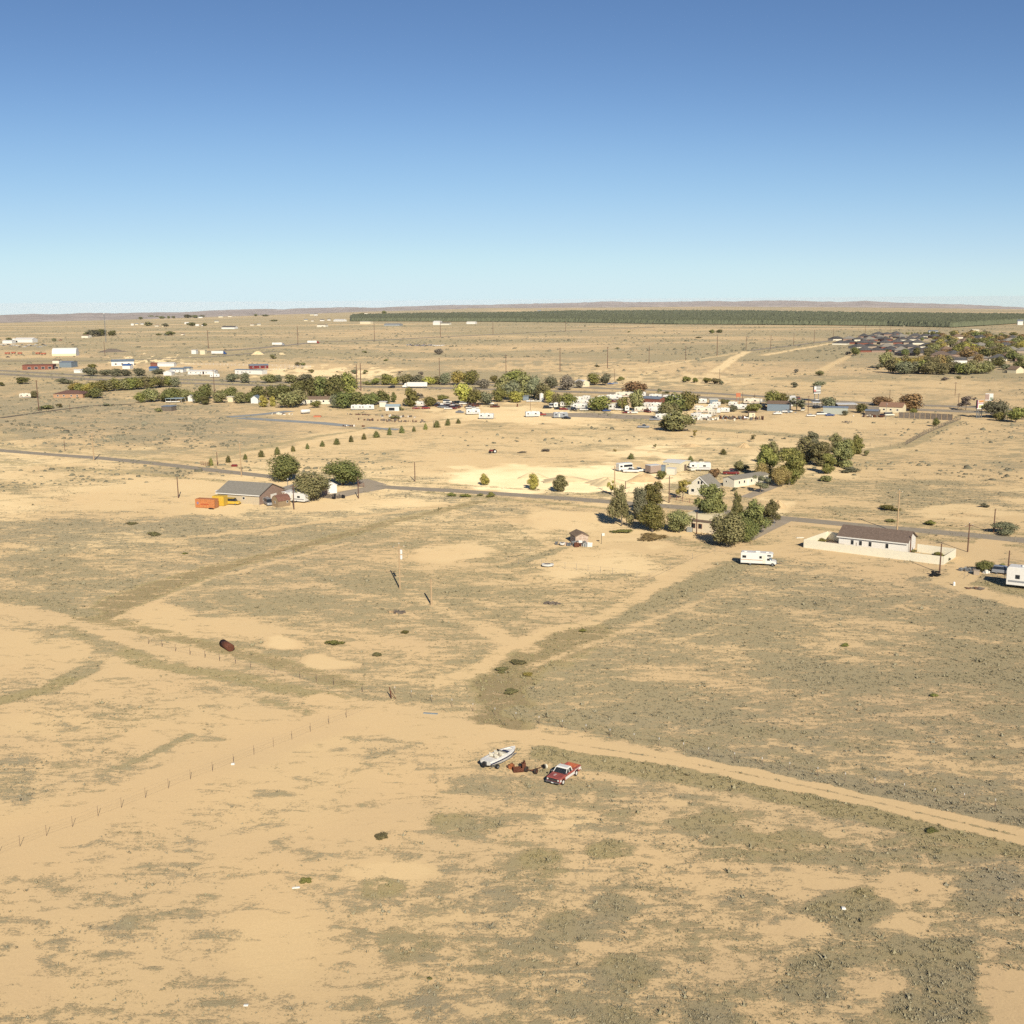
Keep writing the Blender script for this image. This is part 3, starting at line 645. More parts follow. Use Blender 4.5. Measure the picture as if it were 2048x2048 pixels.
def leafcloud(kind,seed,n):
    rg=np.random.RandomState(seed)
    if kind=='round':
        K=9; lc=rg.normal(size=(K,3)); lc/=np.linalg.norm(lc,axis=1)[:,None]; lc*=np.array([.27,.27,.22]); lc[:,2]=lc[:,2]*1.15+.52; lr=rg.uniform(.17,.27,K)
        lc[0]=(0,0,.60); lr[0]=.36; lc[1]=(.1,-.1,.36); lr[1]=.30
    elif kind=='juniper':
        K=7; z=np.linspace(.10,.86,K); lc=np.stack([rg.uniform(-.05,.05,K),rg.uniform(-.05,.05,K),z],1); lr=.43*np.sin(np.clip((1-z)*1.35+.12,0,PI/2))*1.0
    elif kind=='pine':
        K=18; z=np.sort(rg.uniform(.16,.93,K)); a=rg.uniform(0,2*PI,K); rad=np.minimum(1,(1.06-z)*2.0)**.8*.30*rg.uniform(.35,1.1,K); lc=np.stack([rad*np.cos(a),rad*np.sin(a),z],1); lr=rg.uniform(.11,.17,K)*(1.1-.35*z)
        lc=np.vstack([lc,[[0,0,.9],[0,0,.7],[0,0,.5]]]); lr=np.append(lr,[.09,.15,.19])
    elif kind=='tall':
        K=18; z=rg.uniform(.13,.9,K); a=rg.uniform(0,2*PI,K); rad=.27*rg.uniform(.2,1,K)*np.sin(np.clip(z*2.3+.35,0,PI-.35)); lc=np.stack([rad*np.cos(a),rad*np.sin(a),z],1); lr=rg.uniform(.10,.19,K)
    elif kind=='shrub':
        K=9; a=rg.uniform(0,2*PI,K); rad=rg.uniform(0,.34,K); lc=np.stack([rad*np.cos(a),rad*np.sin(a),rg.uniform(.25,.72,K)*(1-.6*rad)],1); lr=rg.uniform(.14,.26,K)
    else: # sparse
        K=10; a=rg.uniform(0,2*PI,K); rad=rg.uniform(.08,.34,K); lc=np.stack([rad*np.cos(a),rad*np.sin(a),rg.uniform(.35,.88,K)],1); lr=rg.uniform(.08,.16,K)
    w_=lr**2; k=rg.choice(len(lr),n,p=w_/w_.sum())
    d=rg.normal(size=(n,3)); d/=np.linalg.norm(d,axis=1)[:,None]
    r=lr[k]*(1-.55*rg.rand(n)**1.6)*(1+.18*rg.normal(size=n)*.6)
    c=lc[k]+d*r[:,None]; c[:,2]=np.clip(c[:,2],.02,1.02)
    return c,d,rg
_TR={}
def crown_mesh(kind,seed,n,size,flat=1.0):
    key=(kind,seed,n)
    if key in _TR: return _TR[key]
    c,d,rg=leafcloud(kind,seed,n)
    nrm=d+rg.normal(size=(n,3))*.38; nrm/=np.linalg.norm(nrm,axis=1)[:,None]
    up=rg.normal(size=(n,3)); u=np.cross(nrm,up); u/=np.linalg.norm(u,axis=1)[:,None]; v=np.cross(nrm,u)
    s=size*rg.uniform(.6,1.35,n)[:,None]
    q=np.stack([c-u*s-v*s*.6,c+u*s-v*s*.7,c+u*s*.8+v*s+nrm*s*.3,c-u*s*.9+v*s*.8],1).reshape(-1,3)
    me=bpy.data.meshes.new('crown'); me.vertices.add(4*n); me.vertices.foreach_set('co',q.astype(np.float32).ravel())
    me.loops.add(4*n); me.loops.foreach_set('vertex_index',np.arange(4*n,dtype=np.int32)); me.polygons.add(n)
    me.polygons.foreach_set('loop_start',np.arange(0,4*n,4,dtype=np.int32)); me.polygons.foreach_set('loop_total',np.full(n,4,np.int32)); me.update(calc_edges=True)
    _TR[key]=me; return me
def trunk_mesh(kind,seed):
    key=('t',kind,seed)
    if key in _TR: return _TR[key]
    rg=random.Random(seed); m=MB(); r=.030 if kind in ('round','tall') else .024
    if kind=='shrub':
        for i in range(6):
            a=rg.uniform(0,2*PI); m.tube((0,0,-.03),(.25*math.cos(a),.25*math.sin(a),.5),.016,.006,5)
    else:
        top={'round':.5,'pine':.93,'tall':.8,'juniper':.6,'sparse':.6}.get(kind,.6)
        p0=Vector((0,0,-.03)); x=y=0
        for i in range(4):
            x+=rg.uniform(-.015,.015); y+=rg.uniform(-.015,.015); p1=Vector((x,y,top*(i+1)/4)); m.tube(p0,p1,r*(1-i*.2),r*(1-(i+1)*.2)+.002,7); p0=p1
        for i in range(7):
            a=i*2.4+rg.random(); z=top*rg.uniform(.4,.95); q=.26 if kind!='juniper' else .12
            m.tube((0,0,z),(q*math.cos(a),q*math.sin(a),min(.92,z+.2+.08*rg.random())),r*.45,r*.12,5)
    me=bpy.data.meshes.new('trunk'); me.from_pydata(m.v,[],m.f); me.materials.append(BARK); me.update(); _TR[key]=me; return me
_MC={}
def tree(px,py,hpx,wpx,kind,colr,label,group=None,name=None,detail=2):
    p=at(px,py); k=1/ppm(p); h=hpx*k; w_=wpx*k/.88*(1.22 if kind in('round',) else 1.1 if kind=='shrub' else 1.2 if kind=='juniper' else 1.42)*random.uniform(.93,1.08)
    h*=1.06*random.uniform(.95,1.05)
    n,s={2:(6000,.0165),1:(1500,.031),0:(420,.058)}[detail]
    if kind in('sparse',): n=int(n*.45)
    if kind=='juniper': n=int(n*.8)
    seed=random.randrange(5)
    cm=crown_mesh(kind,seed,n,s)
    ck=(cm.name,colr)
    if ck not in _MC:
        c2=cm.copy(); c2.materials.clear(); c2.materials.append(LM[colr]); _MC[ck]=c2
    name=name or {'pine':'pine_tree','juniper':'juniper_tree','shrub':'bush'}.get(kind,'tree')
    t=thing(name,label,{'shrub':'bush'}.get(kind,'tree'),p,random.uniform(0,6.28),group)
    t.scale=(w_,w_,h)
    cr=bpy.data.objects.new('crown' if kind!='shrub' else 'foliage',_MC[ck]); C.objects.link(cr); cr.parent=t
    if detail>0:
        tr=bpy.data.objects.new('trunk' if kind!='shrub' else 'stem',trunk_mesh(kind,seed)); C.objects.link(tr); tr.parent=t
    return t
# ================================================================ roads
def ribbon(name,pts,hw,z,material,kind='structure',step=25):
    P=[at(*p) if len(p)==2 else Vector(p) for p in pts]
    Q=[]
    for a,b in zip(P,P[1:]):
        k=max(1,int((b-a).length/step)); Q+=[a+(b-a)*i/k for i in range(k)]
    Q.append(P[-1]); V=[];Fc=[]
    for i,q in enumerate(Q):
        d=(Q[min(i+1,len(Q)-1)]-Q[max(i-1,0)]); d.z=0; d.normalize(); n=Vector((-d.y,d.x,0)); h_=hw*random.uniform(.96,1.04)
        V+=[(q.x-n.x*h_,q.y-n.y*h_,float(gz(q.x,q.y))+z),(q.x+n.x*h_,q.y+n.y*h_,float(gz(q.x,q.y))+z)]
        if i: Fc.append((2*i-2,2*i,2*i+1,2*i-1))
    m=MB(); m.add(V,Fc); o=m.build(name,material); 
    if kind: o['kind']=kind
    return o
ROAD=[(-420,865),(-150,886),(0,901),(100,909),(200,916),(340,930),(440,942),(540,953),(700,969),(800,976),(900,981),(1050,991),(1200,1002),(1330,1012),(1400,1018),(1560,1036),(1740,1053),(1840,1061),(1940,1070),(2048,1081),(2350,1110)]
ribbon('road',ROAD,3.1,.012,ASPH)
HWY=[(-500,720),(-200,736),(0,748),(170,758),(360,766),(560,772),(800,774),(1000,779),(1160,784),(1300,789),(1480,799),(1640,810),(1800,818),(1960,824),(2200,840),(2500,862)]
ribbon('highway',HWY,7.0,.05,ASPH)
HWY2=[(x,y-7 if x<900 else y-9) for x,y in HWY]
ribbon('highway_far_lanes',HWY2,5.5,.05,ASPH)
ribbon('pavement',[(690,966),(715,962),(745,972)],5.5,.016,GRAVEL,step=8)
ribbon('pavement',[(650,996),(700,985),(760,974)],4.0,.02,GRAVEL,step=8)
ribbon('path',[(1490,995),(1540,975),(1580,962)],2.0,.014,GRAVEL,step=8)
ribbon('path',[(1560,1040),(1520,1058),(1480,1078)],3.4,.014,GRAVEL,step=8)
ribbon('distant_road',[(400,705),(520,696),(640,684),(749,681),(881,674),(986,669),(1131,662),(1228,658),(1306,655)],9,.15,ASPH)
ribbon('distant_road',[(1500,701),(1587,691),(1666,681),(1740,675),(1800,670)],5,.15,ASPH)
ribbon('distant_road',[(0,836),(100,822),(180,812),(270,808)],2.2,.04,mat('dark_dirt_track',(.20,.16,.11),.95))
ribbon('distant_road',[(0,722),(200,722),(420,714),(560,702)],6,.12,ASPH)
SLAB=mat('pale_blue_grey_slab',(.40,.41,.38),.9,var=.08,scale=.15)
ribbon('path',[(457,834),(520,829),(581,822)],4.0,.04,SLAB,step=6)
ribbon('path',[(480,836),(560,841),(640,846),(700,852)],4.0,.05,SLAB,step=6)
ribbon('path',[(735,855),(770,858),(798,859)],3.2,.04,SLAB,step=6)
# gravel lot in front of the trailer park
def sheet(name,pts,z,material):
    P=[at(*p) for p in pts]; m=MB(); m.add([(p.x,p.y,p.z+z) for p in P],[tuple(range(len(P)))]); o=m.build(name,material); o['kind']='structure'
    if o.data.polygons[0].normal.z<0: o.data.flip_normals()
    return o
sheet('gravel_lot',[(1090,826),(1180,826),(1330,832),(1340,838),(1250,838),(1150,834),(1085,833)],.03,GRAVEL)
# dirt mounds
def mound(px,py,wpx,hpx,label,colm,seed=1,dpt=.8):
    p=at(px,py); k=1/ppm(p); rw=wpx*k/2; h=hpx*k; n=28; V=[];Fc=[]
    rows=[]
    for i in range(9):
        f=i/8; row=[]
        for j in range(n):
            a=2*PI*j/n; r=(1-f)*(1+.22*math.sin(3*a+seed)+.12*math.sin(7*a+2*seed)); 
            row.append((rw*r*math.cos(a),rw*dpt*r*math.sin(a),h*(math.sin(f*PI/2)**1.3)*(1+.15*math.sin(5*a+seed*3))-.02*(i==0)*5))
        rows.append(row)
    m=MB(); m.loft(rows); o=m.build('dirt_mound',colm,smooth=True); o.location=p; return tag(o,label,'mound','piles of soil and sand')
DIRT=mat('pale_heaped_soil',(.66,.48,.26),.95,var=.14,scale=.7); DIRTY=mat('yellow_heaped_sand',(.78,.62,.36),.95,var=.1,scale=.6); DARKP=mat('dark_gravel_pile',(.20,.165,.13),.95,var=.15)
mound(1215,968,90,12,'broad low yellow sand heap just behind the road, left of the tall pole',DIRTY,1,.7)
mound(1130,962,110,9,'long pale sand bank behind the two yellowing roadside saplings',DIRTY,2,.5)
mound(1065,955,60,9,'small rounded yellow sand heap left of the long sand bank',DIRTY,3,.6)
mound(1290,962,70,14,'tan soil heap in front of the white trailers and pickups',DIRT,4,.6)
mound(1555,1014,42,13,'tan dirt heap beside the bend of the road, right of the pines',DIRT,5,.7)
mound(1489,895,24,8,'small cone of red-tan soil behind the long white mobile home',DIRT,6,.8)
mound(1380,893,44,5,'low tan soil ridge behind the cream outbuilding',DIRT,7,.6)
mound(223,704,58,6,'long dark gravel ridge on the plain right of the white arched barn',DARKP,8,.5)
mound(516,709,26,6,'bright cream sand pile in the gravel yard by the far road',DIRTY,9,.7)
mound(563,709,20,3,'flatter cream sand pile right of the bright pile in the far yard',DIRTY,10,.7)
mound(1300,897+8,10,3,'tiny brown earth hump near the juniper field edge',DIRT,11)
mound(1767,737,18,4,'pink-tan dirt pile at the left end of the suburb grove',DIRT,12)
# ================================================================ trees
rs0=random.Random(4)
JU='junipers planted in a line along the field edge'
jl=[(422,931,17,13),(457,925,15,13),(491,919,13,10),(523,914,12,11),(555,909,14,13),(586,903,12,10),(615,898,13,10),(645,893,13,10),(673,889,12,10),(702,884,12,10),(728,879,14,10),(753,875,13,11),(779,870,13,9),(804,866,14,10),(828,863,11,8),(851,859,13,10),(874,855,13,11),(896,851,14,11),(917,847,9,8)]
for i,(x,y,h,w_) in enumerate(jl):
    lb=f'dark green juniper, {nth(i+1)} from the near left end of the long planted line'
    if i==0: lb='tall dark juniper at the near left end of the planted line, beside the road'
    if i==len(jl)-1: lb='smallest juniper at the far right end of the long planted line'
    q_=rs0.uniform(.82,1.15); tree(x,y,h*q_,w_*q_*rs0.uniform(.85,1.15),'juniper','dark' if i%5 else 'green',lb,JU,detail=1)
N=[ # x,y,h,w,kind,colour,label
(566,962,54,64,'round','dark','large dense dark green tree behind the ridge of the grey-roofed house'),
(626,1001,57,60,'round','olive','light green spreading tree with a pale bare trunk in front of the house porch'),
(685,971,50,66,'round','dark','round dark olive tree at the road corner right of the white gabled shed'),
(1243,1052,80,36,'pine','olive','tall thin olive-green pine at the left edge of the tree cluster around the house'),
(1278,1040,62,36,'tall','grey','sparse greyish tree just behind the short pale post by the road'),
(1303,1030,66,48,'tall','green','tall green tree behind the round bush-like tree, left of the brown pole'),
(1305,1064,56,54,'round','green','round bright green tree near the left corner of the cream house'),
(1358,1065,46,50,'round','olive','round olive tree directly left of the cream house wall'),
(1421,1058,84,58,'pine','pine','largest broad pine rising behind the cream house'),
(1455,1093,72,70,'round','olive','big olive-green tree covering the right end of the cream house'),
(1470,1062,74,27,'pine','pine','slender pine between the broad pine and the full pine on the right'),
(1507,1067,68,52,'pine','pine','full bushy pine near the driveway right of the cream house'),
(1488,1085,46,40,'round','dark','dark round tree low between the big olive tree and the driveway pine'),
(1542,1046,46,32,'pine','pine','small pine at the right end of the house cluster, beside the road'),
(1222,990,29,17,'sparse','yellow','thin yellow-green sapling beside the pale roadside pole'),
(1365,998,36,26,'sparse','yellow','pale yellow-green young tree in front of the grey-roofed gable house'),
(1322,959,19,19,'round','green','round green tree in front of the white box trailers'),
(1262,918,12,12,'juniper','dark','round dark juniper behind the small white bus'),
(1381,924,12,11,'juniper','dark','dark juniper behind the gap between cream outbuilding and white camper'),
(1447,909,12,12,'juniper','dark','lone dark juniper on the tan slope behind the white camper'),
(1432,955,20,23,'shrub','brown','rust-brown bush beside the grey-roofed gable house'),
(1483,942,26,40,'shrub','olive','wide olive bush behind the long white mobile home'),
(1468,982,9,14,'shrub','grey','small grey bush by the corner of the long white mobile home'),
(1506,884,14,9,'sparse','olive','small olive tree on the far edge of the tan field, left of the grove'),
(1390,875,14,9,'sparse','yellow','thin yellowish sapling in the field below the big trailer park trees'),
(1310,897,10,7,'sparse','olive','tiny sparse sapling in the yellow grass field'),
(1530,955,62,44,'tall','green','tall green tree behind the end of the long white mobile home'),
(1578,970,70,50,'tall','green','tallest tree of the grove right of the mobile home'),
(1523,962,38,31,'round','brown','brownish tree overlapping the right end of the mobile home'),
(1520,985,32,28,'sparse','grey','small open tree casting a shadow on the driveway'),
(1563,973,40,29,'round','brown','brown-green tree at the foot of the tallest grove tree'),
(1610,925,52,50,'tall','olive','wide grey-green tree in the middle of the grove'),
(1640,932,46,40,'tall','olive','olive tree in the front middle of the grove'),
(1672,905,38,27,'tall','olive','olive-brown tree rising at the back right of the grove'),
(1682,934,50,42,'tall','olive','broad tree in the front right of the grove'),
(1714,908,38,25,'tall','green','last green tree at the right end of the grove'),
(1651,912,26,28,'round','olive','low rounded tree behind the middle of the grove'),
(1596,950,44,34,'tall','green','green tree at the front left of the grove, beside the tallest one'),
(1626,905,40,30,'tall','grey','grey-green tree at the back of the grove left of middle'),
(1656,948,36,32,'tall','green','upright green tree low in the front middle of the grove'),
(1698,918,38,30,'tall','green','upright green tree behind the right end of the grove'),
(1545,930,50,34,'tall','olive','olive tree between the two tallest grove trees'),
(1567,905,12,15,'shrub','bare','grey-brown bush between the two tall trees of the grove'),
(1700,945,12,32,'shrub','grey','low green bush in front of the right end of the grove'),
(1655,963,14,27,'shrub','olive','low spreading bush in front of the middle of the grove'),
(1733,912,13,12,'shrub','olive','small bush just right of the last grove tree'),
(970,971,26,19,'tall','yellow','small yellowing tree behind the road, leftmost of three roadside saplings'),
(1068,979,32,25,'tall','yellow','yellow-green roadside tree in front of the sand heaps, middle of three'),
(1118,984,33,31,'tall','olive','olive two-stemmed roadside tree in front of the sand, rightmost of three'),
(904,993,10,18,'shrub','green','green bush left end of the row on the near verge of the road'),
(931,994,8,20,'shrub','green','low green bush second in the row on the near verge'),
(960,992,7,13,'shrub','olive','smallest bush of the row on the near verge'),
(981,995,12,14,'shrub','green','upright green bush at the right end of the near verge row'),
(1862,1050,13,28,'shrub','green','round green bush on the far verge behind the white walled house'),
(2014,1068,26,52,'shrub','grey','large open bush beside the road at the right edge'),
(1968,1143,27,36,'shrub','dark','dark bushy shrub in the fenced yard left of the big white trailer'),
(2005,1132,7,10,'shrub','olive','tiny bush between the yard shrub and the brown pole'),
(1782,1044,8,22,'shrub','olive','low bush beside the tall pale pole behind the road'),
(1970,1015,12,17,'shrub','grey','lone grey bush on the tan slope beyond the road at right'),
(1780,1020,11,40,'shrub','green','low dark green patch of brush beyond the road at right'),
(1827,1105,8,11,'shrub','olive','small bush inside the wall by the white house gable'),
(1643,1084,10,19,'shrub','green','green bush inside the left end of the white wall'),
(1880,1112,9,22,'shrub','green','bush inside the right corner of the white wall'),
(1896,1123,9,10,'shrub','grey','small weed bush outside the right corner of the white wall'),
(307,1071,9,28,'shrub','olive','lone dark bush in the open field below the orange container'),
(263,1048,4,24,'shrub','olive','flat bush in the field left of the lone dark bush'),
(670,1288,9,30,'shrub','green','bright green bush in the field right of the rusty tank'),
(810,1266,6,17,'shrub','green','small green bush below the two field poles'),
(754,1310,6,22,'shrub','olive','low olive bush near the middle of the bare field'),
(1166,1264,10,15,'shrub','green','dark green bush beside the diagonal dirt track'),
(1690,1293,8,15,'shrub','green','green bush alone in the sagebrush field below the motorhome'),
(1868,1393,7,17,'shrub','green','small green bush in the right sagebrush field'),
(615,1764,9,24,'shrub','green','dark green bush in the sandy foreground, lower left'),
(1865,1664,10,28,'shrub','dark','dark green bush on the grassy verge below the dirt road, far right'),
(765,1676,7,32,'shrub','olive','flat olive shrub on the sand below the white boat'),
(860,1959,8,12,'shrub','dark','tiny dark shrub near the bottom edge, left of centre'),
(1005,1343,9,28,'shrub','olive','yellow-green bush at the left foot of the weedy ditch'),
(1032,1326,8,32,'shrub','olive','wide olive bush inside the weedy ditch'),
(1056,1351,7,23,'shrub','yellow','yellowish bush right of the bare spot in the weedy ditch'),
(1020,1388,9,28,'shrub','olive','round bush on the brown weedy patch above the dirt road'),
(1300,1075,5,60,'shrub','brown','strip of brown weeds in front of the cream house trees'),
(370,1108,4,12,'shrub','green','very small shrub at left above the long grassy ditch'),
(1245,1064,6,40,'shrub','green','patch of green growth at the foot of the tall thin pine'),
(1230,903,6,7,'shrub','brown','tiny brown shrub in the yellow field behind the small bus'),
(1094,903,6,17,'shrub','bare','dry tumbleweed heap in the open field left of the bus'),
(1044,905,3,17,'shrub','bare','flat dead bush in the open field right of the small tractor'),
]
for a in N: tree(*a,detail=2 if a[2]>22 else 1)
B=[ # highway belt, left to right (x,y,h,w,kind,colour,row)
(47,768,16,28,'shrub','dark','a'),(130,768,15,30,'shrub','grey','a'),(4,772,9,14,'shrub','dark','a'),(70,796,14,15,'round','olive','b'),(192,797,22,25,'round','dark','b'),(175,795,12,17,'shrub','dark','b'),
(92,818,9,32,'shrub','olive','b'),(120,815,9,14,'shrub','olive','b'),(215,812,6,18,'shrub','grey','b'),(318,824,9,15,'shrub','olive','b'),
(179,752,18,27,'round','grey','c'),(184,737,9,14,'round','green','c'),(210,752,14,24,'round','grey','c'),(231,753,16,24,'round','grey','c'),(251,752,14,22,'round','grey','c'),(279,752,16,24,'round','grey','c'),(318,748,10,24,'round','grey','c'),
(467,764,17,24,'round','grey','c'),(489,766,20,22,'round','grey','c'),(538,766,17,26,'round','olive','c'),(556,764,14,20,'round','grey','c'),(582,766,18,24,'round','olive','c'),(610,766,18,34,'round','grey','c'),
(150,785,20,24,'round','yellow','d'),(163,786,20,24,'round','green','d'),(176,786,20,22,'round','yellow','d'),(188,784,19,24,'round','green','d'),(202,784,24,26,'round','green','d'),(216,783,24,26,'round','olive','d'),(231,782,26,26,'round','green','d'),(246,781,25,26,'round','olive','d'),(260,780,25,26,'round','green','d'),(275,779,26,28,'round','green','d'),(291,778,24,26,'round','olive','d'),(306,777,24,26,'round','green','d'),(321,775,23,26,'round','olive','d'),(336,774,22,24,'round','green','d'),(350,774,20,22,'round','grey','d'),
(280,806,22,22,'round','green','e'),(303,804,28,30,'round','olive','e'),(328,802,18,26,'shrub','olive','e'),(337,804,26,26,'round','dark','e'),(352,800,25,28,'round','dark','e'),(372,802,24,26,'round','olive','e'),(393,806,24,26,'round','dark','e'),(412,798,30,28,'round','dark','e'),(411,809,19,26,'shrub','dark','e'),(440,806,24,28,'round','olive','e'),(462,800,25,26,'round','dark','e'),(478,807,24,26,'round','olive','e'),(500,806,21,24,'round','dark','e'),
(520,802,31,36,'round','dark','e'),(546,800,31,32,'round','dark','e'),(566,796,27,30,'round','dark','e'),(527,814,24,18,'tall','yellow','e'),(546,813,22,13,'tall','yellow','e'),(575,816,34,38,'round','olive','e'),(598,812,34,36,'round','olive','e'),
(598,796,38,38,'round','dark','e'),(622,797,43,38,'round','dark','e'),(646,797,45,40,'round','dark','e'),(671,798,45,40,'round','dark','e'),(694,793,46,32,'round','green','e'),(690,772,24,26,'round','olive','c'),(631,816,16,19,'round','green','e'),
(668,816,27,22,'round','grey','e'),(686,817,35,34,'round','dark','e'),(709,816,33,34,'round','dark','e'),(731,813,27,28,'round','dark','e'),(746,811,25,25,'round','dark','e'),(763,809,27,26,'round','dark','e'),(776,807,19,12,'tall','dark','e'),(787,805,21,11,'tall','dark','e'),
(735,770,10,20,'shrub','green','c'),(752,770,14,20,'round','green','c'),(773,770,23,26,'round','green','c'),(790,770,16,17,'round','yellow','c'),(812,770,21,28,'round','olive','c'),(835,770,21,24,'round','grey','c'),(857,770,17,26,'round','yellow','c'),(876,769,17,20,'round','olive','c'),(891,770,25,22,'round','grey','c'),(917,770,28,22,'round','yellow','c'),(943,770,30,32,'round','green','c'),(965,777,19,24,'round','bare','c'),
(822,813,38,30,'tall','green','f'),(838,804,24,22,'sparse','bare','f'),(856,813,20,25,'round','green','f'),(927,808,41,42,'round','yellow','f'),(951,810,32,28,'round','green','f'),(971,810,28,28,'round','grey','f'),(885,800,12,26,'shrub','green','f'),(800,821,9,15,'shrub','dark','f'),(790,838,8,20,'shrub','olive','f'),
(987,766,16,12,'round','green','g'),(1035,770,32,46,'round','green','g'),(1010,790,36,32,'round','olive','g'),(1026,800,38,34,'round','grey','g'),(1046,797,46,38,'round','olive','g'),(1070,797,44,36,'round','grey','g'),(1086,801,36,30,'round','olive','g'),(1000,804,26,28,'round','green','g'),(1030,805,22,32,'round','yellow','g'),(1098,806,24,22,'round','yellow','g'),(1111,810,24,24,'round','olive','g'),(1133,814,28,32,'round','green','g'),(1101,777,24,26,'round','grey','g'),
(1132,780,28,28,'round','bare','h'),(1158,776,16,16,'round','bare','h'),(1188,770,24,28,'round','green','h'),(1211,771,25,22,'round','grey','h'),(1241,762,10,14,'shrub','green','h'),
(1200,822,30,42,'round','green','p'),(1246,821,26,24,'round','green','p'),(1268,790,27,46,'round','brown','p'),(1273,822,40,30,'round','olive','p'),(1352,832,44,46,'round','dark','p'),(1376,822,38,38,'round','green','p'),(1338,838,34,38,'round','olive','p'),(1357,863,40,58,'round','olive','p'),(1337,861,26,28,'round','dark','p'),(1465,824,15,15,'round','grey','p'),(1446,808,10,11,'round','olive','p'),(1456,807,8,8,'round','dark','p'),
(1371,765,13,20,'shrub','green','q'),(1389,766,12,13,'shrub','green','q'),(1412,767,13,18,'shrub','green','q'),(1430,768,13,22,'shrub','olive','q'),(1444,769,8,11,'shrub','grey','q'),(1318,785,9,9,'shrub','grey','q'),(1332,787,5,14,'shrub','dark','q'),
(1506,826,20,30,'round','green','r'),(1547,811,29,30,'round','green','r'),(1566,811,25,28,'round','green','r'),(1594,823,25,30,'sparse','grey','r'),(1657,816,22,30,'round','grey','r'),(1689,831,10,13,'round','grey','r'),(1722,826,20,24,'round','dark','r'),(1590,775,12,17,'shrub','grey','q'),(1637,774,14,24,'shrub','grey','q'),(1640,751,12,20,'shrub','olive','q'),(1593,746,9,10,'shrub','bare','q'),
(1764,811,18,38,'round','brown','r'),(1820,822,34,46,'round','brown','r'),(1826,828,11,13,'round','green','r'),(1871,853,17,14,'round','dark','r'),(1931,821,27,28,'sparse','bare','r'),(1990,837,36,34,'round','grey','r'),(1976,826,22,20,'round','dark','r'),(2001,834,25,26,'round','dark','r'),(1999,842,18,22,'round','green','r'),(2031,845,31,30,'round','green','r'),(2047,839,24,16,'round','dark','r'),
(1889,761,9,13,'shrub','bare','q'),(1917,758,8,11,'shrub','olive','q'),(1711,711,18,18,'round','dark','s'),(1695,710,8,14,'shrub','bare','s'),(1757,739,12,14,'shrub','grey','s'),
(185,673,14,26,'round','grey','t'),(200,672,14,24,'round','dark','t'),(176,673,9,13,'round','dark','t'),(225,672,11,15,'round','dark','t'),(19,685,10,12,'round','dark','t'),(108,683,7,10,'round','grey','t'),
(301,637,6,12,'round','dark','u'),(314,637,5,9,'round','dark','u'),(325,638,6,10,'round','dark','u'),(281,639,5,9,'round','dark','u'),(337,637,5,7,'round','dark','u'),(347,637,5,7,'round','dark','u'),(375,636,7,15,'round','dark','u'),(390,636,6,13,'round','dark','u'),(404,635,5,11,'round','grey','u'),(296,652,8,16,'round','olive','u'),(330,654,7,13,'round','grey','u'),(383,652,7,17,'round','dark','u'),(410,652,6,9,'round','dark','u'),(339,671,9,17,'round','dark','u'),(318,671,4,10,'round','dark','u'),
(512,633,5,7,'round','dark','u'),(530,633,4,16,'round','dark','u'),(547,643,4,12,'round','dark','u'),(768,630,8,10,'round','dark','u'),(724,631,5,12,'round','dark','u'),(845,630,5,15,'round','dark','u'),(936,630,5,12,'round','dark','u'),(960,633,6,13,'round','dark','u'),
(878,709,12,15,'round','bare','v'),(547,718,10,14,'shrub','olive','v'),(730,706,5,11,'shrub','olive','v'),(772,722,5,9,'shrub','dark','v'),(1424,667,8,10,'round','dark','v'),(1439,666,7,13,'round','dark','v'),(1398,676,3,16,'shrub','dark','v'),(1194,734,5,12,'shrub','olive','v'),(1234,698,4,8,'shrub','olive','v'),(595,732,8,11,'round','olive','v'),(605,732,7,9,'round','dark','v'),(624,746,8,12,'shrub','green','v'),(708,748,10,15,'shrub','grey','v'),(730,748,9,11,'shrub','olive','v'),(1257,665,3,7,'shrub','dark','v'),(800,750,8,9,'sparse','bare','v'),(843,750,8,11,'shrub','bare','v'),
]
ROWN={'a':'growth left of the highway hedge','b':'brush around the low brown house','c':'row beyond the highway at left','d':'dense hedge before the highway','e':'shelter belt around the small homes','f':'clump behind the scrapyard','g':'dense clump left of the trailer park','h':'clump by the yellow cottage','p':'clumps among the parked trailers','q':'growth on the slope beyond the highway','r':'growth around the right roadside buildings','s':'growth at the left edge of suburb','t':'clump near the white arched barn','u':'far farmsteads near the horizon','v':'open growth on the wide plain'}
CN={'green':'green','dark':'dark green','olive':'olive','grey':'grey-green','yellow':'yellow-green','brown':'brownish','bare':'leafless grey','pine':'green'}
def numbered(rows,namef):
    cnt={}; tot={}
    for b in sorted(rows,key=lambda b:b[0]):
        k=(b[-1],b[4]=='shrub',b[5]); tot[k]=tot.get(k,0)+1
    out=[]
    for b in sorted(rows,key=lambda b:b[0]):
        k=(b[-1],b[4]=='shrub',b[5]); cnt[k]=cnt.get(k,0)+1; i=cnt[k]
        nm=('bush' if k[1] else 'tree')
        if tot[k]==1: lb=f'the only {CN[b[5]]} {nm} in the {ROWN[b[-1]]}'
        else: lb=f'{nth(i)} {CN[b[5]]} {nm} from left, {ROWN[b[-1]]}'
        out.append((b,lb))
    return out
for b,lb in numbered(B,None):
    x,y,h,w_,kd,co,r=b; tree(x,y,h,w_,kd,co,lb,ROWN[r],detail=1 if h>9 else 0)
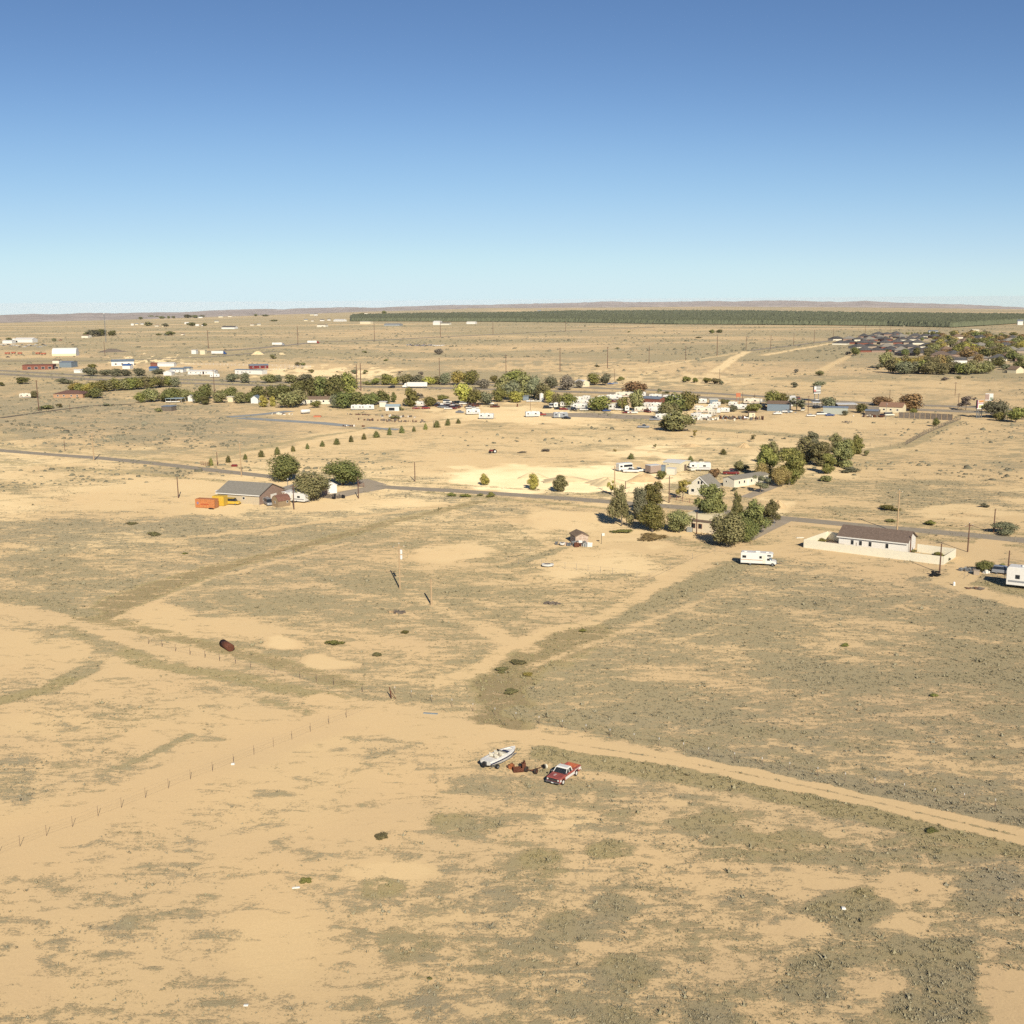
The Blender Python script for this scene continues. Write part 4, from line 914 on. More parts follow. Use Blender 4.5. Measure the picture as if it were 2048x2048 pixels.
# suburb
rs=random.Random(11); SUB=[]
ROWN.update({'1':'grove along the near suburb edge','2':'second line of the suburb','3':'middle of the suburb','4':'far rows of the suburb','5':'sparse row at the far edge of the suburb'})
for i in range(17): SUB.append((1772+i*12.4+rs.uniform(-3,3),750-rs.uniform(0,3)-(8 if i==0 else 0)-(3 if i<3 else 0),rs.uniform(22,32),rs.uniform(24,32),'round',rs.choice(['olive','grey','brown','green','olive']),'1'))
for i in range(10): SUB.append((1776+i*13+rs.uniform(-4,4),737-rs.uniform(0,4),rs.uniform(20,27),rs.uniform(22,30),'round',rs.choice(['olive','brown','yellow','olive']),'1'))
for x,y,h,w_,c in [(1811,712,14,18,'dark'),(1835,712,17,14,'dark'),(1857,713,18,18,'olive'),(1870,707,20,24,'olive'),(1886,702,16,18,'yellow'),(1873,714,8,22,'grey'),(1916,705,18,24,'green'),(1905,694,14,20,'olive'),(1935,717,18,32,'brown'),(1955,724,16,22,'brown'),(1975,716,20,24,'dark'),(1995,718,20,24,'green'),(2012,712,20,26,'olive'),(2024,722,20,24,'dark'),(2042,724,14,20,'olive'),(1990,732,16,22,'olive'),(2000,736,22,22,'dark'),(2040,745,24,24,'dark'),(2012,740,12,18,'grey'),(1972,738,18,22,'olive'),(1890,708,10,20,'brown')]: SUB.append((x,y,h,w_,'round',c,'2'))
for i in range(44): SUB.append((rs.uniform(1858,2048),rs.uniform(684,708),rs.uniform(10,16),rs.uniform(13,20),'round',rs.choice(['olive','brown','green','dark','brown','yellow']),'3'))
for i in range(34): SUB.append((rs.uniform(1850,2048),rs.uniform(670,684),rs.uniform(7,11),rs.uniform(11,17),'round',rs.choice(['olive','brown','green','dark','brown']),'4'))
for i in range(12): SUB.append((1800+i*6+rs.uniform(-1,1),669-i*.1,4,4,'round','olive','5'))
for i in range(14): SUB.append((rs.uniform(1680,1860),rs.uniform(678,705),rs.uniform(4,7),rs.uniform(6,11),'round',rs.choice(['olive','green','dark']),'4'))
for b,lb in numbered(SUB,None):
    x,y,h,w_,kd,co,r=b; tree(x,y,h,w_,kd,co,lb,ROWN[r],detail=1 if h>12 else 0)
# ================================================================ orchard, a far-off wood that reads as one mass
def orchard():
    fr=[(705,642.5),(850,643),(1000,643.5),(1150,645),(1350,648.5),(1520,649.5),(1780,652),(1905,655),(2020,648),(2100,644)]
    bk=[(705,633),(850,630),(1000,629),(1150,624.5),(1350,624),(1520,625),(1780,630),(1905,631.5),(2020,634),(2100,635)]
    rg=np.random.RandomState(3); xs=[];ys=[]
    Fp=np.array([at(*p)[:2] for p in fr]); Bp=np.array([at(*p)[:2] for p in bk])
    n=60000; u=rg.rand(n); v=rg.rand(n)**2.6
    idx=np.linspace(0,1,len(fr))
    fx=np.interp(u,idx,Fp[:,0]); fy=np.interp(u,idx,Fp[:,1]); bx=np.interp(u,idx,Bp[:,0]); by=np.interp(u,idx,Bp[:,1])
    x=fx+(bx-fx)*v; y=fy+(by-fy)*v
    # front rows in a regular line
    n2=5000; u2=np.linspace(0,1,n2); fx2=np.interp(u2,idx,Fp[:,0]); fy2=np.interp(u2,idx,Fp[:,1]); r2=rg.randint(0,5,n2)*14.
    x=np.concatenate([x,fx2]); y=np.concatenate([y,fy2+r2]); n+=n2
    z=gz(x,y); d=np.hypot(x,y); s=np.clip(d/3000,1,2.0)*rg.uniform(.8,1.2,n)
    hgt=10.5*rg.uniform(.8,1.15,n); w_=6.5*s
    base=np.array([[1,0,.12],[.5,.87,.15],[-.5,.87,.1],[-1,0,.14],[-.5,-.87,.12],[.5,-.87,.1],[.62,.3,.75],[-.3,.62,.8],[-.4,-.5,.72],[0,0,1]])
    fc=np.array([[0,1,6],[1,7,6],[1,2,7],[2,3,7],[3,8,7],[3,4,8],[4,5,8],[5,6,8],[5,0,6],[6,7,9],[7,8,9],[8,6,9]])
    a=rg.uniform(0,6.28,n); ca,sa=np.cos(a),np.sin(a); jit=rg.uniform(.8,1.2,(n,10))
    bx_=(base[None,:,0]*ca[:,None]-base[None,:,1]*sa[:,None])*w_[:,None]*jit; by_=(base[None,:,0]*sa[:,None]+base[None,:,1]*ca[:,None])*w_[:,None]*jit
    V=np.stack([x[:,None]+bx_,y[:,None]+by_,z[:,None]+base[None,:,2]*hgt[:,None]*jit],2).reshape(-1,3)
    Fc=(np.arange(n)[:,None,None]*10+fc[None]).reshape(-1,3)
    o=fast_mesh('orchard_wood',V,Fc,leaf_mat('orchard_leaves',(.115,.120,.070),(.150,.152,.088),(.18,.178,.105))); tag(o,'long dark green pecan orchard filling the plain below the horizon','orchard',kind='stuff')
orchard()
# ================================================================ low scrub and grass tufts of the near fields (nobody could count them)
def scrub():
    rg=np.random.RandomState(9); n=760000
    az=np.radians(rg.uniform(-31,31,n)); r0,r1=80.,420.
    r=1/(1/r0+(1/r1-1/r0)*rg.rand(n)); r=r0*(r1/r0)**rg.rand(n)
    x=r*np.sin(az); y=r*np.cos(az)
    D,T,S=cover(x,y); k=fbm(x*1.3,y*1.3,3); keep=(rg.rand(n)<np.clip((D-.25)*1.2,0,.85))&(k>.40)
    x,y,D,T,r=x[keep],y[keep],D[keep],T[keep],r[keep]; n=len(x)
    s=rg.gamma(3.,.021,n)+.045; s*=np.clip(.6+r/330,.8,1.7); s*=np.where(D>.7,1.15,1); s*=np.where(rg.rand(n)<.07,2.1,1)
    a=rg.uniform(0,6.28,n); ca,sa=np.cos(a),np.sin(a)
    B_=[];F_=[]
    for q in range(6):
        a_=q*1.047; b_=a_+.9; B_+=[[.45*math.cos(a_),.45*math.sin(a_),0],[.45*math.cos(b_),.45*math.sin(b_),0],[1.05*math.cos(a_+.45),1.05*math.sin(a_+.45),.62+.3*(q%2)]]; F_.append([3*q,3*q+1,3*q+2])
    B_+=[[.5,0,.1],[-.3,.4,.1],[-.1,-.1,1.05]]; F_.append([18,19,20]); B_+=[[-.5,-.1,.1],[.35,-.4,.1],[.1,.1,1.1]]; F_.append([21,22,23])
    base=np.array(B_); fc=np.array(F_); j=rg.uniform(.6,1.35,(n,24))
    V=np.stack([x[:,None]+(base[None,:,0]*ca[:,None]-base[None,:,1]*sa[:,None])*s[:,None]*j,y[:,None]+(base[None,:,0]*sa[:,None]+base[None,:,1]*ca[:,None])*s[:,None]*j,base[None,:,2]*s[:,None]*.72*j-.01],2).reshape(-1,3)
    Fc=(np.arange(n)[:,None,None]*24+fc[None]).reshape(-1,3)
    m=bpy.data.materials.new('sage_scrub'); m.use_nodes=True; t=m.node_tree; b=t.nodes['Principled BSDF']; b.inputs['Roughness'].default_value=.95; b.inputs['Specular IOR Level'].default_value=.05
    tc=t.nodes.new('ShaderNodeTexCoord').outputs['Object']; q=noise(t,tc,.9,4); q2=noise(t,tc,.06,3)
    at_=t.nodes.new('ShaderNodeAttribute'); at_.attribute_name='cover'; sp=t.nodes.new('ShaderNodeSeparateColor'); t.links.new(at_.outputs['Color'],sp.inputs[0])
    c=mixc(t,sp.outputs[1],(.33,.30,.215),(.37,.32,.165)); c=mixc(t,mathn(t,'MULTIPLY',mathn(t,'SUBTRACT',q,.5),4,clamp=True),c,(.27,.24,.16)); c=mixc(t,mathn(t,'MULTIPLY',mathn(t,'SUBTRACT',sp.outputs[0],.5),1,clamp=True),c,(.38,.345,.245))
    t.links.new(c,b.inputs['Base Color'])
    o=fast_mesh('low_scrub',V,Fc,m)
    ca_=o.data.color_attributes.new('cover','FLOAT_COLOR','POINT'); v=np.repeat(np.stack([rg.rand(n),np.clip(T,0,1),D,np.ones(n)],1),24,axis=0); ca_.data.foreach_set('color',v.astype(np.float32).ravel())
    tag(o,'grey-green sage tufts and dry grass scattered over the sandy fields','scrub',kind='stuff'); print('scrub',n)
scrub()
def far_scrub():
    rg=np.random.RandomState(21); n=90000
    az=np.radians(rg.uniform(-29,29,n)); r=400*(3200/400)**(rg.rand(n)**1.1); x=r*np.sin(az); y=r*np.cos(az)
    D,T,S=cover(x,y); q=fbm(x/70,y/45,4); px,py=proj(x,y,0*x)
    sage=(px<470)&(py>790)&(py<895)
    keep=rg.rand(n)<np.where(sage,.95*ss(.4,.55,fbm(x/14,y/10,3)),np.clip((q-.47)*3,.02,.4))*np.clip(D*1.6-.25,.0,1)
    x,y,r,sage=x[keep],y[keep],r[keep],sage[keep]; n=len(x); z=gz(x,y)
    w_=rg.gamma(3.,.17,n)+.2; w_*=np.clip(r/900,.7,1.6); h=w_*rg.uniform(.55,.9,n)
    th=np.arange(6)*PI/3; base=np.concatenate([np.stack([np.cos(th),np.sin(th),0*th],1),np.stack([.75*np.cos(th+.5),.75*np.sin(th+.5),0*th+.7],1),[[0,0,1]]])
    fc=[]
    for i in range(6): k=(i+1)%6; fc+=[[i,k,6+i],[k,6+k,6+i],[6+i,6+k,12]]
    fc=np.array(fc); j=rg.uniform(.55,1.4,(n,13))
    V=np.stack([x[:,None]+base[None,:,0]*w_[:,None]*j,y[:,None]+base[None,:,1]*w_[:,None]*j,z[:,None]+base[None,:,2]*h[:,None]*j-.02],2).reshape(-1,3)
    Fc=(np.arange(n)[:,None,None]*13+fc[None]).reshape(-1,3)
    m=mat('distant_shrub_leaves',(.235,.215,.145),.95,var=.35,scale=.03,spec=.05)
    o=fast_mesh('distant_shrubs',V,Fc,m); tag(o,'small grey-green shrubs dotted over the far plain','shrubs',kind='stuff')
far_scrub()
# ================================================================ vehicles and buildings
CAR={}
def veh(kind,px,py,ang,label,group=None,L=None,colr='white'):
    """ang: degrees of the nose from +X (screen right)"""
    p=at(px,py); paint={'white':W_WHITE,'silver':SILV,'black':BLK_P,'red':DRED,'brightred':RED_P,'blue':BLUE_P,'tan':W_CREAM,'yellow':YELLOW,'rust':RUST}[colr]
    if kind in('sedan','suv','pickup','van'): key=(kind,colr); mk=mk_car(kind,paint); L0={'sedan':4.7,'suv':4.9,'pickup':5.6,'van':5.4}[kind]; cat={'sedan':'car','suv':'car','pickup':'pickup truck','van':'van'}[kind]
    elif kind=='travel': key=(kind,colr); mk=mk_trailer(7.5,paint,'travel',{'white':SILV,'tan':DRED,'silver':None}[colr] if colr in('white','tan','silver') else None); L0=7.5; cat='trailer'
    elif kind=='fifth': key=(kind,colr); mk=mk_trailer(9.5,paint,'fifth',SILV); L0=9.5; cat='trailer'
    elif kind=='classc': key=(kind,); mk=mk_motorhome(7.4,mat('tan_stripe',(.55,.33,.16),.5)); L0=7.4; cat='motorhome'
    elif kind=='classa': key=(kind,); mk=mk_motorhome(9.0,BLUEM,True); L0=9.0; cat='motorhome'
    elif kind=='semi': key=(kind,colr); mk=mk_semi(W_WHITE,paint if colr!='white' else W_WHITE); L0=17.5; cat='truck'
    s=min(1.35,max(.6,(L or L0)/L0))
    return inst(key,mk,p,R_(ang),label,cat,group,scale=(s,1+(s-1)*.5,1+(s-1)*.5))
WT='white trailers and campers of the roadside trailer park'
TP=[ # kind,x,y,len px,angle,colour
('van',1103,815,12,80,'white'),('travel',1112,815,10,85,'white'),('travel',1135,814,24,-12,'white'),('travel',1145,807,16,-20,'white'),('travel',1161,818,25,-15,'white'),('fifth',1167,809,22,-20,'white'),('travel',1162,801,12,-20,'white'),('travel',1173,799,10,-20,'white'),
('travel',1210,820,22,-25,'white'),('travel',1229,820,18,60,'white'),('fifth',1229,800,26,-15,'white'),('travel',1247,795,26,-15,'tan'),('travel',1254,822,11,85,'white'),('travel',1281,824,20,-12,'tan'),('travel',1292,817,14,60,'white'),
('fifth',1311,824,24,-12,'white'),('travel',1313,815,20,-12,'white'),('travel',1258,793,18,-20,'white'),('travel',1288,793,9,80,'white'),('travel',1311,798,20,-20,'white'),('fifth',1325,804,15,-22,'white'),('travel',1331,810,15,-22,'white'),('travel',1341,801,24,-20,'white'),
('travel',1328,840,27,-20,'white'),('travel',1402,807,20,-10,'white'),('travel',1392,837,15,50,'white'),('travel',1407,826,24,-12,'tan'),('fifth',1411,839,20,-15,'white'),('travel',1426,817,16,-15,'white'),('classa',1438,826,9,75,'white'),('travel',1449,825,17,-15,'white'),('travel',1481,819,22,-12,'white'),('travel',1504,808,26,-18,'tan'),('travel',1398,820,14,-20,'white'),('classc',1420,822,14,-15,'white'),('travel',1360,800,16,-20,'white'),('travel',1375,806,14,-20,'white'),('travel',1516,806,14,-15,'white'),('travel',1433,812,12,-20,'white'),('travel',1466,812,14,-20,'white'),
('travel',1186,804,14,-15,'white'),('travel',1204,799,14,-15,'tan'),('travel',1298,803,12,-15,'white'),('travel',1425,832,12,60,'tan'),('travel',1151,801,10,-20,'tan')]
cn={}
kn={'van':'van','travel':'travel trailer','fifth':'raised-nose trailer','classa':'box motorhome','classc':'cab-over motorhome'}
def zone(y,x):
    if x>1380: return ('back' if y<813 else 'front')+' row east of the big park trees'
    return ('back row' if y<803 else 'middle row' if y<813 else 'front row')+' of the crowded trailer park'
tot={}
for a in sorted(TP,key=lambda a:a[1]): k=(a[0],a[5],zone(a[2],a[1])); tot[k]=tot.get(k,0)+1
for a in sorted(TP,key=lambda a:a[1]):
    k=(a[0],a[5],zone(a[2],a[1])); cn[k]=cn.get(k,0)+1
    c='cream' if a[5]=='tan' else 'white'; n=kn[a[0]]
    lb=(f'the one {c} {n}, {k[2]}' if tot[k]==1 else f'{nth(cn[k])} {c} {n} from left, {k[2]}')
    p=at(a[1],a[2]); veh(a[0],a[1],a[2],a[4],lb,WT,L=a[3]/ppm(p)/max(.5,abs(math.cos(R_(a[4]))))*1.15,colr=a[5])
V_=[ # kind,x,y,ang,colour,label
('sedan',1117,819,-15,'black','black car parked left end of the vehicle row before the trailers'),('sedan',1128,820,-15,'brightred','bright red car beside the black car before the trailers'),
('sedan',1139,820,-10,'silver','silver car right of the bright red car'),('suv',1148,821,-70,'black','black boxy car right of the silver car'),('sedan',1168,821,-8,'white','white sedan in front of the long white trailers'),
('sedan',1213,823,10,'blue','dark blue sedan before the white trailer right of the shade tree'),('sedan',1226,804,-10,'red','dark red car in the middle of the trailer park'),('sedan',1254,827,-10,'red','dark red sedan in front of the small white box trailer'),
('pickup',1265,827,0,'white','white pickup just right of the dark red sedan'),('suv',1295,825,-60,'red','dark red suv between two white trailers'),('pickup',1287,856,-15,'silver','silver and black pickup alone on the dirt left of the front tree'),
('pickup',1310,841,-15,'silver','grey pickup beside the white trailer near the big trees'),('pickup',1526,816,-60,'black','black pickup at the right end of the trailer park'),('sedan',1185,819,-10,'silver','silver car under the left shade tree'),
('sedan',1193,818,-10,'red','small red car under the left shade tree'),('van',1239,821,-30,'white','white van nose-out beside the second white trailer'),
('travel',1065,834,8,'white','white travel trailer with red pickup standing on the open dirt'),('pickup',1081,831,10,'brightred','red pickup hitched to the white trailer on open dirt'),
('travel',1121,836,5,'silver','grey-ended short trailer beside a dark car on open dirt'),('sedan',1133,838,-15,'black','black car next to the grey-ended short trailer'),
('suv',1095,817,-5,'black','black suv left of the whole trailer park'),('travel',946,829,10,'white','white travel trailer at the right end of the scrapyard'),('travel',973,838,-12,'white','white travel trailer on bare dirt below the scrapyard'),
('sedan',920,826,-15,'silver','grey wrecked car left of the scrapyard trailer'),('van',979,809,0,'white','small white van under the trees right of the scrapyard'),('pickup',990,815,-5,'rust','rust-brown pickup by the white van right of the scrapyard'),
('van',895,806,0,'white','white van at the back of the scrapyard'),('classc',836,813,160,'tan','tan motorhome at the left end of the scrapyard'),('suv',852,818,0,'brightred','bright red truck among the scrapyard junk'),('sedan',833,818,10,'brightred','bright red car just below the tan motorhome'),
('travel',716,820,-5,'white','white trailer below the dark trees, left of a pair'),('travel',735,820,5,'white','white trailer below the dark trees, right of a pair'),
('suv',783,776,170,'black','black suv driving on the highway'),('semi',832,776,175,'white','long white box truck driving on the highway'),('semi',626,687,-8,'brightred','semi truck with white box and red cab on the far road'),
('semi',556,691,-8,'silver','silver semi truck on the far road left of the red-cab truck'),('semi',437,709,-5,'blue','blue-cab truck parked in the far gravel yard'),
('sedan',178,794,0,'white','white car in the yard right of the low brown house'),('sedan',188,795,10,'black','black car beside the white car by the low brown house'),('travel',52,796,0,'tan','cream trailer left of the low brown house'),
('travel',430,755,8,'white','white trailer alone beside the highway below the sales lot'),('pickup',1062,804,0,'white','white pickup under the trees left of the tall white tank'),('sedan',1073,804,0,'tan','cream car under the trees left of the tall white tank'),
('sedan',1221,769,0,'blue','blue car beyond the highway right of the paired trees'),('sedan',1230,768,0,'silver','silver car beyond the highway right of the blue car'),
('sedan',1555,829,0,'white','white car before the blue-grey metal building'),('pickup',1574,825,0,'white','white pickup by the open tree at the metal building'),('suv',1634,817,20,'black','black truck under the canopy below the striped billboard'),
('sedan',1622,833,-5,'white','white low car on the dirt right of the red pole'),('pickup',1643,830,0,'white','white pickup before the long grey-green shed'),('sedan',1660,832,0,'blue','blue car at the front of the long grey-green shed'),
('van',1606,822,70,'tan','cream van right of the open tree near the metal building'),('van',1778,832,10,'tan','cream van in the junk yard before the brown-roofed house'),('suv',1751,829,30,'white','white truck in the junk yard before the brown-roofed house'),
('suv',1764,834,60,'rust','rusty wreck right of the white truck in the junk yard'),('sedan',1632,803,178,'black','dark car passing on the highway under the striped billboard'),('suv',1592,799,178,'red','dark red truck on the highway behind the white roof'),
('sedan',1488,838,0,'white','small white car left of the cream shed with round window'),
('pickup',1262,945,175,'white','white pickup parked directly in front of the white bus'),('pickup',1277,944,10,'white','white pickup right of the white bus, beside the enclosed trailer'),
('travel',1400,941,-8,'white','white camper with two dark side windows right of the cream outbuilding'),('pickup',1462,949,-5,'red','dark red truck behind the long white mobile home'),
('travel',594,1004,-25,'white','white camper behind the barn-roof shed near the porch'),('van',537,1010,-65,'silver','grey van between the brick garage and the barn-roof shed'),
('pickup',1379,941,-70,'tan','tan vehicle under an awning beside the cream outbuilding'),
('van',463,1009,-12,'yellow','bright yellow truck beside the yellow container'),
('semi',35,682,0,'white','white trailer truck by the long white barn at far left'),
('pickup',121,681,0,'brightred','red truck standing alone near the far left farm'),('sedan',16,715,0,'black','dark car below the red machinery at far left'),
('suv',2008,1148,-30,'silver','pale grey-blue vehicle in the shadow of the big white trailer')]
for k,x,y,a,c,lb in V_: veh(k,x,y,a,lb,None,colr=c)
# junk cars and far lot rows
for i in range(20):
    x=3+i*4.6; y=692+rs.uniform(-3,3); c=['white','silver','white','black','silver'][i%5]
    veh('sedan',x,y,rs.uniform(-30,30),f'{nth(i+1)} parked car from the left in the far left car lot','cars parked in the far left lot',colr=c)
for i in range(16):
    x=816+i*4.7; c='white' if i>10 else ['silver','blue','black'][i%3]
    veh('sedan',x,691.5+rs.uniform(-.8,.8),rs.uniform(-20,20),f'{nth(i+1)} vehicle from the left in the far line across the plain','far line of vehicles on the plain',colr=c)
for i in range(26):
    x=872+rs.uniform(0,84); y=808+rs.uniform(0,11)
    JK=(x,y)
    o=veh(rs.choice(['sedan','pickup','suv']),x,y,rs.uniform(-60,60),'wrecked vehicle piled in the scrapyard','wrecked vehicles piled in the scrapyard',colr=rs.choice(['rust','rust','red','silver','rust','white']))
# ---- main motorhome
mh=veh('classc',1515,1129.5,-16,'white cab-over motorhome with tan stripe parked alone in the sage field',None,L=7.5)
# ---- bus
def bus():
    a,b=at(1238,944),at(1264,942); t=thing('small_bus','small white bus with dark window band behind the sand heaps','bus',a,math.atan2(b.y-a.y,b.x-a.x)); L=(b-a).length+.3
    P=[(0,.5),(0,2.75),(.3,2.95),(L-.25,2.95),(L,2.5),(L+.05,1.3),(L+.6,1.15),(L+.65,.5)]
    MB().prism(P[::-1],0,2.3).build('body',W_WHITE,t,bevel=.05)
    MB().box(L*.36,-.02,1.6,L-.15,0,2.4).build('window',GLASS,t); MB().box(.5,-.02,1.6,L*.26,0,2.2).build('window',GLASS,t)
    MB().box(L,.2,1.5,L+.04,2.1,2.4).build('windscreen',GLASS,t)
    for x in (1.1,L-.6):
        tw=MB().tube((x,-.03,.42),(x,.2,.42),.42,n=12).build('wheel',BLACK,t); MB().tube((x,-.045,.42),(x,-.03,.42),.2,n=8).build('rim',STEEL,tw)
bus()
# ================================================================ houses
# left homestead
house('garage_building','tan-walled building with big grey roof and brick gable end','building' and (436,1004),(519,1010),13.0,3.0,2.5,mat('tan_stucco',(.60,.50,.34),.85,var=.06),GREY_R,'x',wins=[('f',9.5,1.0,.9,1.3),('r',3.2,2.6,1.0,.9,W_WHITE)],doors=[('r',7.5,3.2,2.3,W_WHITE)],oh=.5,cat='building',trim=W_WHITE)
p=at(519,1010); _g=[o for o in C.objects if o.name.startswith('garage_building')][0]
_L=_g.location; _rz=_g.rotation_euler.z; _len=(at(519,1010)-at(436,1004)).length
MB().prismx([(.02,-.2),(12.98,-.2),(12.98,2.9),(6.5,5.35),(.02,2.9)],_len+.001,_len+.03).build('brick_gable',BRICK,_g)
def local(o,x,y): c,s=math.cos(o.rotation_euler.z),math.sin(o.rotation_euler.z); return Vector((o.location.x+x*c-y*s,o.location.y+x*s+y*c,o.location.z))
q=local(_g,_len-2,13.2)
house('house','grey hip-roofed house wing behind the brick garage','',None,11,2.7,2.0,BRICK,GREY_R,'x',loc=q,rz=_rz,L=11,hip=True,wins=[('f',8,1.4,1.0,1.0),('r',4,1.4,1.1,1.0)],oh=.6)
def canopy(label,x0,x1,y,d,h,m,rz=None,name='canopy',posts=4,loc=None,L=None):
    if loc is None:
        a,b=at(x0,y),at(x1,y); rz=math.atan2(b.y-a.y,b.x-a.x) if rz is None else rz; L=(b-a).length; loc=a
    t=thing(name,label,'canopy',loc,rz)
    MB().box(-.2,-.2,h,L+.2,d+.2,h+.14).build('roof',m,t)
    for x in np.linspace(.1,L-.1,posts):
        for y_ in (.1,d-.1): MB().tube((x,y_,-.1),(x,y_,h),.06).build('post',W_WHITE,t)
    return t
canopy('white flat porch canopy right of the brick garage','','',None,4.5,2.7,W_WHITE,rz=_rz,loc=local(_g,_len+2.5,8.6),L=8.0)
canopy('small white awning at the left end of the grey-roofed building','','',None,4,2.3,W_WHITE,rz=_rz,loc=local(_g,-4.8,5.5),L=4.0,posts=2)
house('shed','white gabled shed with tall front, left of the round corner tree',(649,988),(674,986),8,2.6,1.2,W_WHITE,W_WHITE,'y',wins=[('f',2.1,.5,.4,2.6)],cat='shed',oh=.2)
def container(name,label,A,rz,L,Wd,h,m,mark=None):
    t=thing(name,label,'container',at(*A),rz)
    MB().box(0,0,.1,L,Wd,h).build('body',m,t)
    rb=MB()
    for i in range(int(L/.35)): rb.box(.2+i*.35,-.03,.25,.32+i*.35,0,h-.15)
    rb.build('corrugation',m,t)
    d_=MB().box(L,.1,.2,L+.03,Wd-.1,h-.1).build('door',m,t)
    for y in (.6,1.2,1.8): MB().tube((L+.05,y,.3),(L+.05,y,h-.2),.025,n=4).build('locking_bar',STEEL,d_)
    if mark: MB().tube((.85,-.05,h*.55),(.85,-.03,h*.55),.36,n=16).build('round_emblem',mat('emblem_grey',(.30,.24,.36),.6),t); MB().box(1.8,-.05,h*.38,4.6,-.03,h*.5).build('faded_lettering',mat('faded_red_lettering',(.50,.12,.05),.6),t)
    return t
container('shipping_container','orange shipping container with round emblem at the edge of the sandy yard',(391,1015.5),hd((391,1015.5),(430,1017.5)),6.4,2.45,2.7,ORANGE,True)
container('shipping_container','yellow shipping container just behind the orange one',(425,1011.5),hd((391,1015.5),(430,1017.5)),3.8,2.45,3.0,YELLOW)
def tyres(label,px,py,n,spread,seed=1,m=None,name='tyre_pile',cat='tyres'):
    t=thing(name,label,cat,at(px,py)); r=random.Random(seed)
    for i in range(n):
        x,y=r.uniform(-spread,spread),r.uniform(-spread*.6,spread*.6); z=.12+.24*(i//6)
        b=MB(); k=10
        for j in range(k):
            a=2*PI*j/k; a2=2*PI*(j+1)/k; b.tube((x+.28*math.cos(a),y+.28*math.sin(a),z),(x+.28*math.cos(a2),y+.28*math.sin(a2),z),.12,n=5)
        b.build('tyre',BLACK,t)
    return t
tyres('dark heap of tyres where the dirt lane meets the field',1870,1152,22,1.1,2)
tyres('old tyres lying in front of the orange container',425,1018,5,1.0,3)
def gambrel(label,A,B,Wd,h):
    a,b=at(*A),at(*B); t=thing('barn_shed',label,'shed',a,math.atan2(b.y-a.y,b.x-a.x)); L=(b-a).length
    pr=[(0,-.1),(Wd,-.1),(Wd,h),(Wd*.82,h+1.0),(Wd/2,h+1.5),(Wd*.18,h+1.0),(0,h)]
    MB().prismx(pr,0,L).build('wall',mat('tan_board',(.36,.26,.15),.85,var=.15,scale=3),t)
    rp=[(-.12,h-.05),(Wd*.16,h+1.08),(Wd/2,h+1.62),(Wd*.84,h+1.08),(Wd+.12,h-.05),(Wd+.12,h-.15),(Wd*.82,h+1.0),(Wd/2,h+1.5),(Wd*.18,h+1.0),(-.12,h-.15)]
    MB().prismx(rp,-.12,L+.12).build('roof',mat('red_brown_shingle',(.24,.12,.085),.9,var=.12),t)
    window(t,'f',L*.75,.6,.7,1.0,L,Wd); window(t,'l',Wd*.5,.6,.7,1.1,L,Wd)
gambrel('tan barn-roofed garden shed with red-brown roof beside the wooden pole',(557,1015),(581,1011),3.2,1.9)
# paddock shed
house('shed','peeling white board shed with brown roof in the fenced sandy paddock',(1151,1090),(1176.5,1088.5),4.6,2.1,.75,SHEDW,TAN_R,'y',cat='shed',oh=.25,wins=[('r',2.2,2.4,1.5,.35)])
# gable house, mobile home, cream house
gh=house('house','cream house with steep grey roof and dark upper window beyond the road',(1377,989),(1421,993),7.5,2.7,3.1,W_CREAM,GREY_R,'y',wins=[('f',3.3,.8,1.1,3.5),('f',4.3,.8,1.1,3.5),('f',1.4,1.2,1.1,.9),('r',2,.8,1.1,1.0),('r',5.2,.8,1.1,1.0)],doors=[('f',4.6,1.0,2.1,W_WHITE)],trim=W_WHITE)
MB().prism([(.1,.1),(.35,.1),(6.9-.9,2.9),(6.9-1.15,2.9)][::-1],-.16,-.08).build('diagonal_brace',W_WHITE,gh)
_a,_b=at(1446,972),at(1468,975.5); _m=math.atan2(_b.y-_a.y,_b.x-_a.x)
house('mobile_home','long white mobile home with grey roof beside the tall grove',(1446,972),(1468,975.5),17,2.6,.75,W_CREAM,GREY_R,'y',wins=[('f',1.5,.6,.6,1.4)]+[('r',k,.8,1.0,1.0) for k in (2.5,5,8.5,12,15)],doors=[('r',6.8,.9,2.0,W_WHITE)],oh=.2,cat='mobile home')
ch_=house('house','cream flat-roofed house with two brown windows hidden among the pines',(1366,1061),(1450,1071),9,2.9,.01,mat('cream_stucco',(.78,.66,.46),.8,var=.05),BROWN_R,'flat',wins=[('f',3.0,1.1,1.3,1.0,REDB),('f',4.9,1.1,1.3,1.0,REDB)],oh=.15,trim=BROWN_R)
MB().box(.3,1.6,3.1,8.6,7.0,4.5).build('clerestory',W_YEL,ch_); MB().box(1.6,-1.1,0,2.9,-.2,1.2).build('cooler_box',CONC,ch_)
house('outbuilding','cream outbuilding with white roof behind the boxy trailers',(1326,941),(1360,944),8,3.0,.5,W_YEL,W_WHITE,'x',wins=[('f',2,.8,.4,2.2)],doors=[('r',4,1.6,2.2,BROWN_R)],cat='building',oh=.2)
